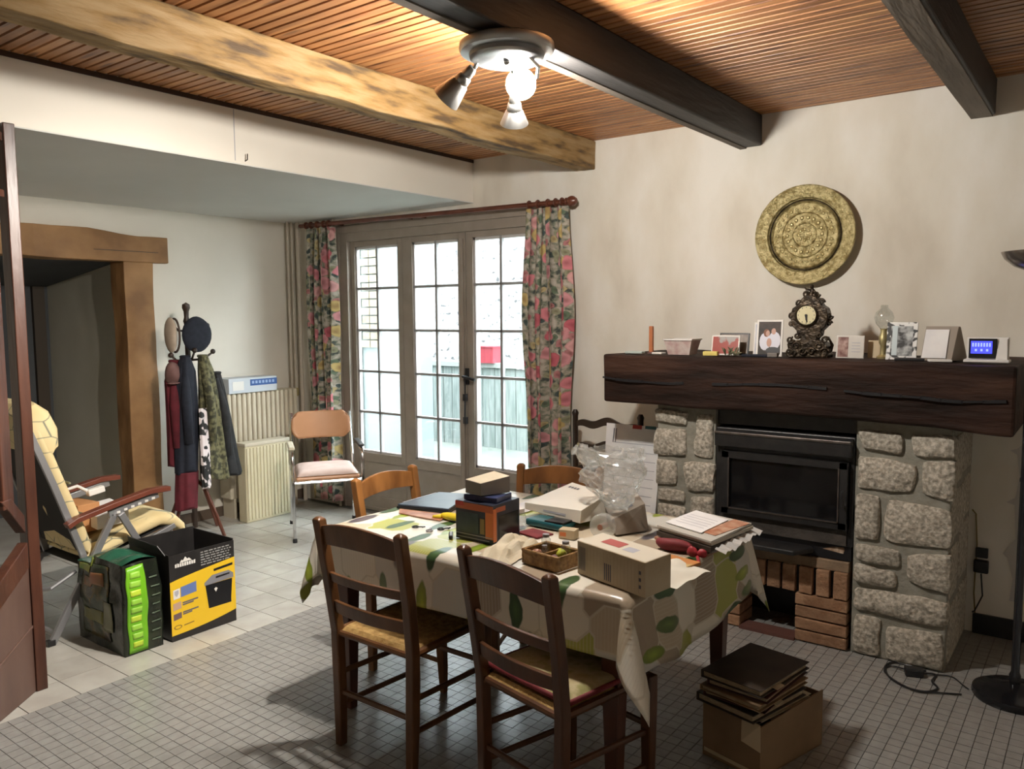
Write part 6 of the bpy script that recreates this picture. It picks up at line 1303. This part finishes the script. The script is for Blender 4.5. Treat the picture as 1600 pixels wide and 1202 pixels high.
def pf(u, v):
    a = 2 * pi * u; w_ = (.035 + .085 * sin(min(1, v * 1.5) * pi / 2) * (1 + .25 * v)) * (1 - .35 * max(0, v - .75) * 4 * .4)
    nv = noise.noise_vector(Vector((cos(a) * 1.6, sin(a) * 1.6, v * 4.2))); n2 = noise.noise_vector(Vector((cos(a) * 6, sin(a) * 6, v * 13))) * 1.3
    return (-1.515 + cos(a) * w_ * 1.05 - .05 * v + nv.x * .05 * v + n2.x * .018, 2.70 + sin(a) * w_ * .55 + nv.y * .03 * v + n2.y * .014, ZT + .085 + .235 * v + (nv.z * .05 + n2.z * .018) * v)
MB(o_).grid(pf, 54, 30).build('film', POLY, pbg); MB(o_).tube([(-1.515 + .03 * cos(a * pi / 6), 2.70 + .02 * sin(a * pi / 6), ZT + .09) for a in range(12)], .007, 6, closed=True).build('knot', POLY, pbg, smooth='all')
# long carton
o_ = (-1.22, 2.17, ZT); lx = thing('long_carton', 'long beige carton with a red mark on top, at the near table corner', 'box', o_)
L8 = [(-1.365, 2.170, ZT), (-1.075, 2.085, ZT), (-1.055, 2.215, ZT), (-1.345, 2.30, ZT)]; LH = .108
L8 += [(p[0], p[1], ZT + LH) for p in L8]
MB(o_).add(L8, [(3, 2, 1, 0), (4, 5, 6, 7), (0, 1, 5, 4), (1, 2, 6, 5), (2, 3, 7, 6), (3, 0, 4, 7)]).build('carton', mat('ribbed_beige_card', (.40, .32, .20), (.50, .42, .29), sc=9, rough=.6), lx, bevel=.002)
MB(o_).add(on(*L8[4:], .01, .99, .03, .97, .0006), [(0, 1, 2, 3)]).build('pale_top_face', mat('pale_card_top', (.58, .53, .43), rough=.6), lx)
MB(o_).add(on(*L8[4:], .22, .50, .35, .75, .0012), [(0, 1, 2, 3)]).build('red_print', mat('soft_red_print', (.38, .08, .07), rough=.5), lx); MB(o_).add(on(*L8[4:], .56, .72, .3, .6, .0012), [(0, 1, 2, 3)]).build('grey_print', INKL, lx)
F_ = (L8[0], L8[1], L8[5], L8[4])
for k in range(6): MB(o_).add(on(*F_, .03 + k * .018, .038 + k * .018, .15, .85, .0012), [(0, 1, 2, 3)]).build('barcode_bar', INK, lx)
for k in range(4): MB(o_).add(on(*F_, .42 + k * .028, .435 + k * .028, .10, .60, .0012), [(0, 1, 2, 3)]).build('printed_bar', INK, lx)
for k in range(16): MB(o_).add(on(*F_, .16 + k * .05, .163 + k * .05, .08, .9, .001), [(0, 1, 2, 3)]).build('rib_shade_line', mat('rib_shadow', (.30, .24, .15), rough=.7), lx)  # flat darker lines paint the shade between the card ribs
for k in range(3): MB(o_).add(on(*F_, .915, .945, .62 - k * .2, .72 - k * .2, .0012), [(0, 1, 2, 3)]).build('printed_dot', INK, lx)
F2 = (L8[1], L8[2], L8[6], L8[5])
# paper stack at the fireplace end
zz = ZT
stk = [('red_brochure', 'red brown brochure at the bottom of the paper pile', 'brochure', .010, REDBR, .00), ('grey_magazine', 'grey magazine low in the paper pile by the fireplace end', 'magazine', .010, mat('grey_mag', (.2, .19, .18), (.3, .28, .26), sc=20, rough=.4), .01), ('dark_folder', 'dark folder in the middle of the paper pile', 'folder', .016, FOLD1, .0), ('white_magazine', 'cream edged magazine near the top of the paper pile', 'magazine', .012, mat('cream_mag', (.50, .46, .38), rough=.4), -.004), ('glossy_magazine', 'glossy magazine with an orange picture under the white sheets', 'magazine', .008, mat('mag_cover', (.52, .50, .45), rough=.3), .0)]
for i, (nm, lb, ct, h, mt, dx) in enumerate(stk):
    off = rnd.uniform(-.008, .008); P_ = [(-1.325 + dx, 2.665 + off), (-1.075 + dx, 2.575 + off), (-1.045 + dx + off, 2.885), (-1.295 + dx + off, 2.945)]
    if i < 2: P_ = [(x - .015, y + .01) for x, y in P_]
    slabt(nm, lb, ct, P_, zz, h, mt, .001); zz += h + .0008
t = slabt('art_card', 'orange brown picture card beside the white sheets on the pile', 'card', [(-1.15, 2.66), (-1.09, 2.64), (-1.05, 2.87), (-1.12, 2.895)], zz, .0015, mat('orange_picture', (.40, .14, .07), (.60, .40, .28), sc=24, rough=.3), 0)
slabt('white_sheets', 'white printed sheets on top of the paper pile', 'papers', [(-1.31, 2.70), (-1.14, 2.635), (-1.13, 2.86), (-1.29, 2.93)], zz + .002, .003, PAPER, 0)
b = MB((-1.2, 2.8, zz)); 
for k in range(5): b.add([(-1.285 + k * .001, 2.735 + k * .03, zz + .0055), (-1.155 + k * .001, 2.69 + k * .03, zz + .0055), (-1.155 + k * .001, 2.694 + k * .03, zz + .0055), (-1.285 + k * .001, 2.739 + k * .03, zz + .0055)], [(0, 1, 2, 3)])
b.o = Vector(bpy.data.objects['white_sheets'].location); tag(b.build('text_lines', INKL, bpy.data.objects['white_sheets']), kind='stuff')
# red items, envelope and hanging white paper in front of the stack
o_ = (-1.18, 2.57, ZT); rdp = thing('red_pouch', 'dark red pouch between the paper pile and the long carton', 'pouch', o_)
MB(o_).ball((-1.215, 2.575, ZT + .022), .06, 18, 10, (1.2, .42, .40)).jit(.008, 7, 18).build('pouch', REDD, rdp, smooth='all')
o_ = (-1.11, 2.545, ZT); rib = thing('red_ribbon', 'bright red ribbon bow at the near edge of the paper pile', 'ribbon', o_)
for s1 in (-1, 1): MB(o_).ball((-1.11 + s1 * .018, 2.535, ZT + .022), .020, 12, 8, (1, .6, .9)).jit(.006, s1 + 3, 40).build('loop', mat('ribbon_red', (.32, .02, .03), rough=.5), rib, smooth='all')
MB(o_).tube([(-1.11, 2.535, ZT + .01), (-1.09, 2.50, ZT + .006), (-1.075, 2.47, ZT + .004)], .006, 6).build('tail', mat('ribbon_red', (.32, .02, .03)), rib, smooth='all')
slabt('orange_envelope', 'orange and buff envelope behind the long carton', 'envelope', [(-1.22, 2.40), (-1.09, 2.375), (-1.07, 2.475), (-1.20, 2.50)], ZT, .012, mat('envelope_orange', (.50, .20, .05), (.55, .40, .18), sc=7, lo=.45, hi=.52, rough=.5), .002)
o_ = (-1.10, 2.36, ZT); b = MB(o_)
def wp(u, v):
    x = -1.175 + .145 * u + .02 * v; y = 2.245 + .19 * v - .03 * u + .03 * u * v; e = max(0, x - (TX1 + .0)); nn = noise.noise(Vector((u * 3, v * 3, 9)))
    z = ZT + .016 + .010 * sin(v * 3) + .008 * nn
    if e > 0: x = TX1 + .0 + e * .95; z -= e * .15
    return (x, y, z)
b.grid(wp, 20, 16); tag(b.build('crumpled_paper', mat('off_white_sheet', (.66, .63, .54), rough=.7), None, solid=.001), 'crumpled white sheet overhanging the table edge behind the long carton', 'paper')
b = MB((-1.07, 2.78, ZT)); b.grid(lambda u, v: (-1.062 + .04 * u, 2.57 + .36 * v, ZT + .034 + .006 * sin(v * 19) * u - .012 * u + .003 * sin(v * 47)), 8, 40)
tag(b.build('loose_papers', mat('grey_white_sheet', (.45, .44, .42), rough=.6), None, solid=.0012), 'ragged edge of loose papers sticking out of the pile towards the fireplace', 'papers')
slabt('cream_paper', 'cream sheet of paper lying on the cloth near the far honey chair', 'paper', [(-2.10, 2.72), (-1.98, 2.68), (-1.95, 2.90), (-2.08, 2.94)], ZT, .002, PAPER, 0)
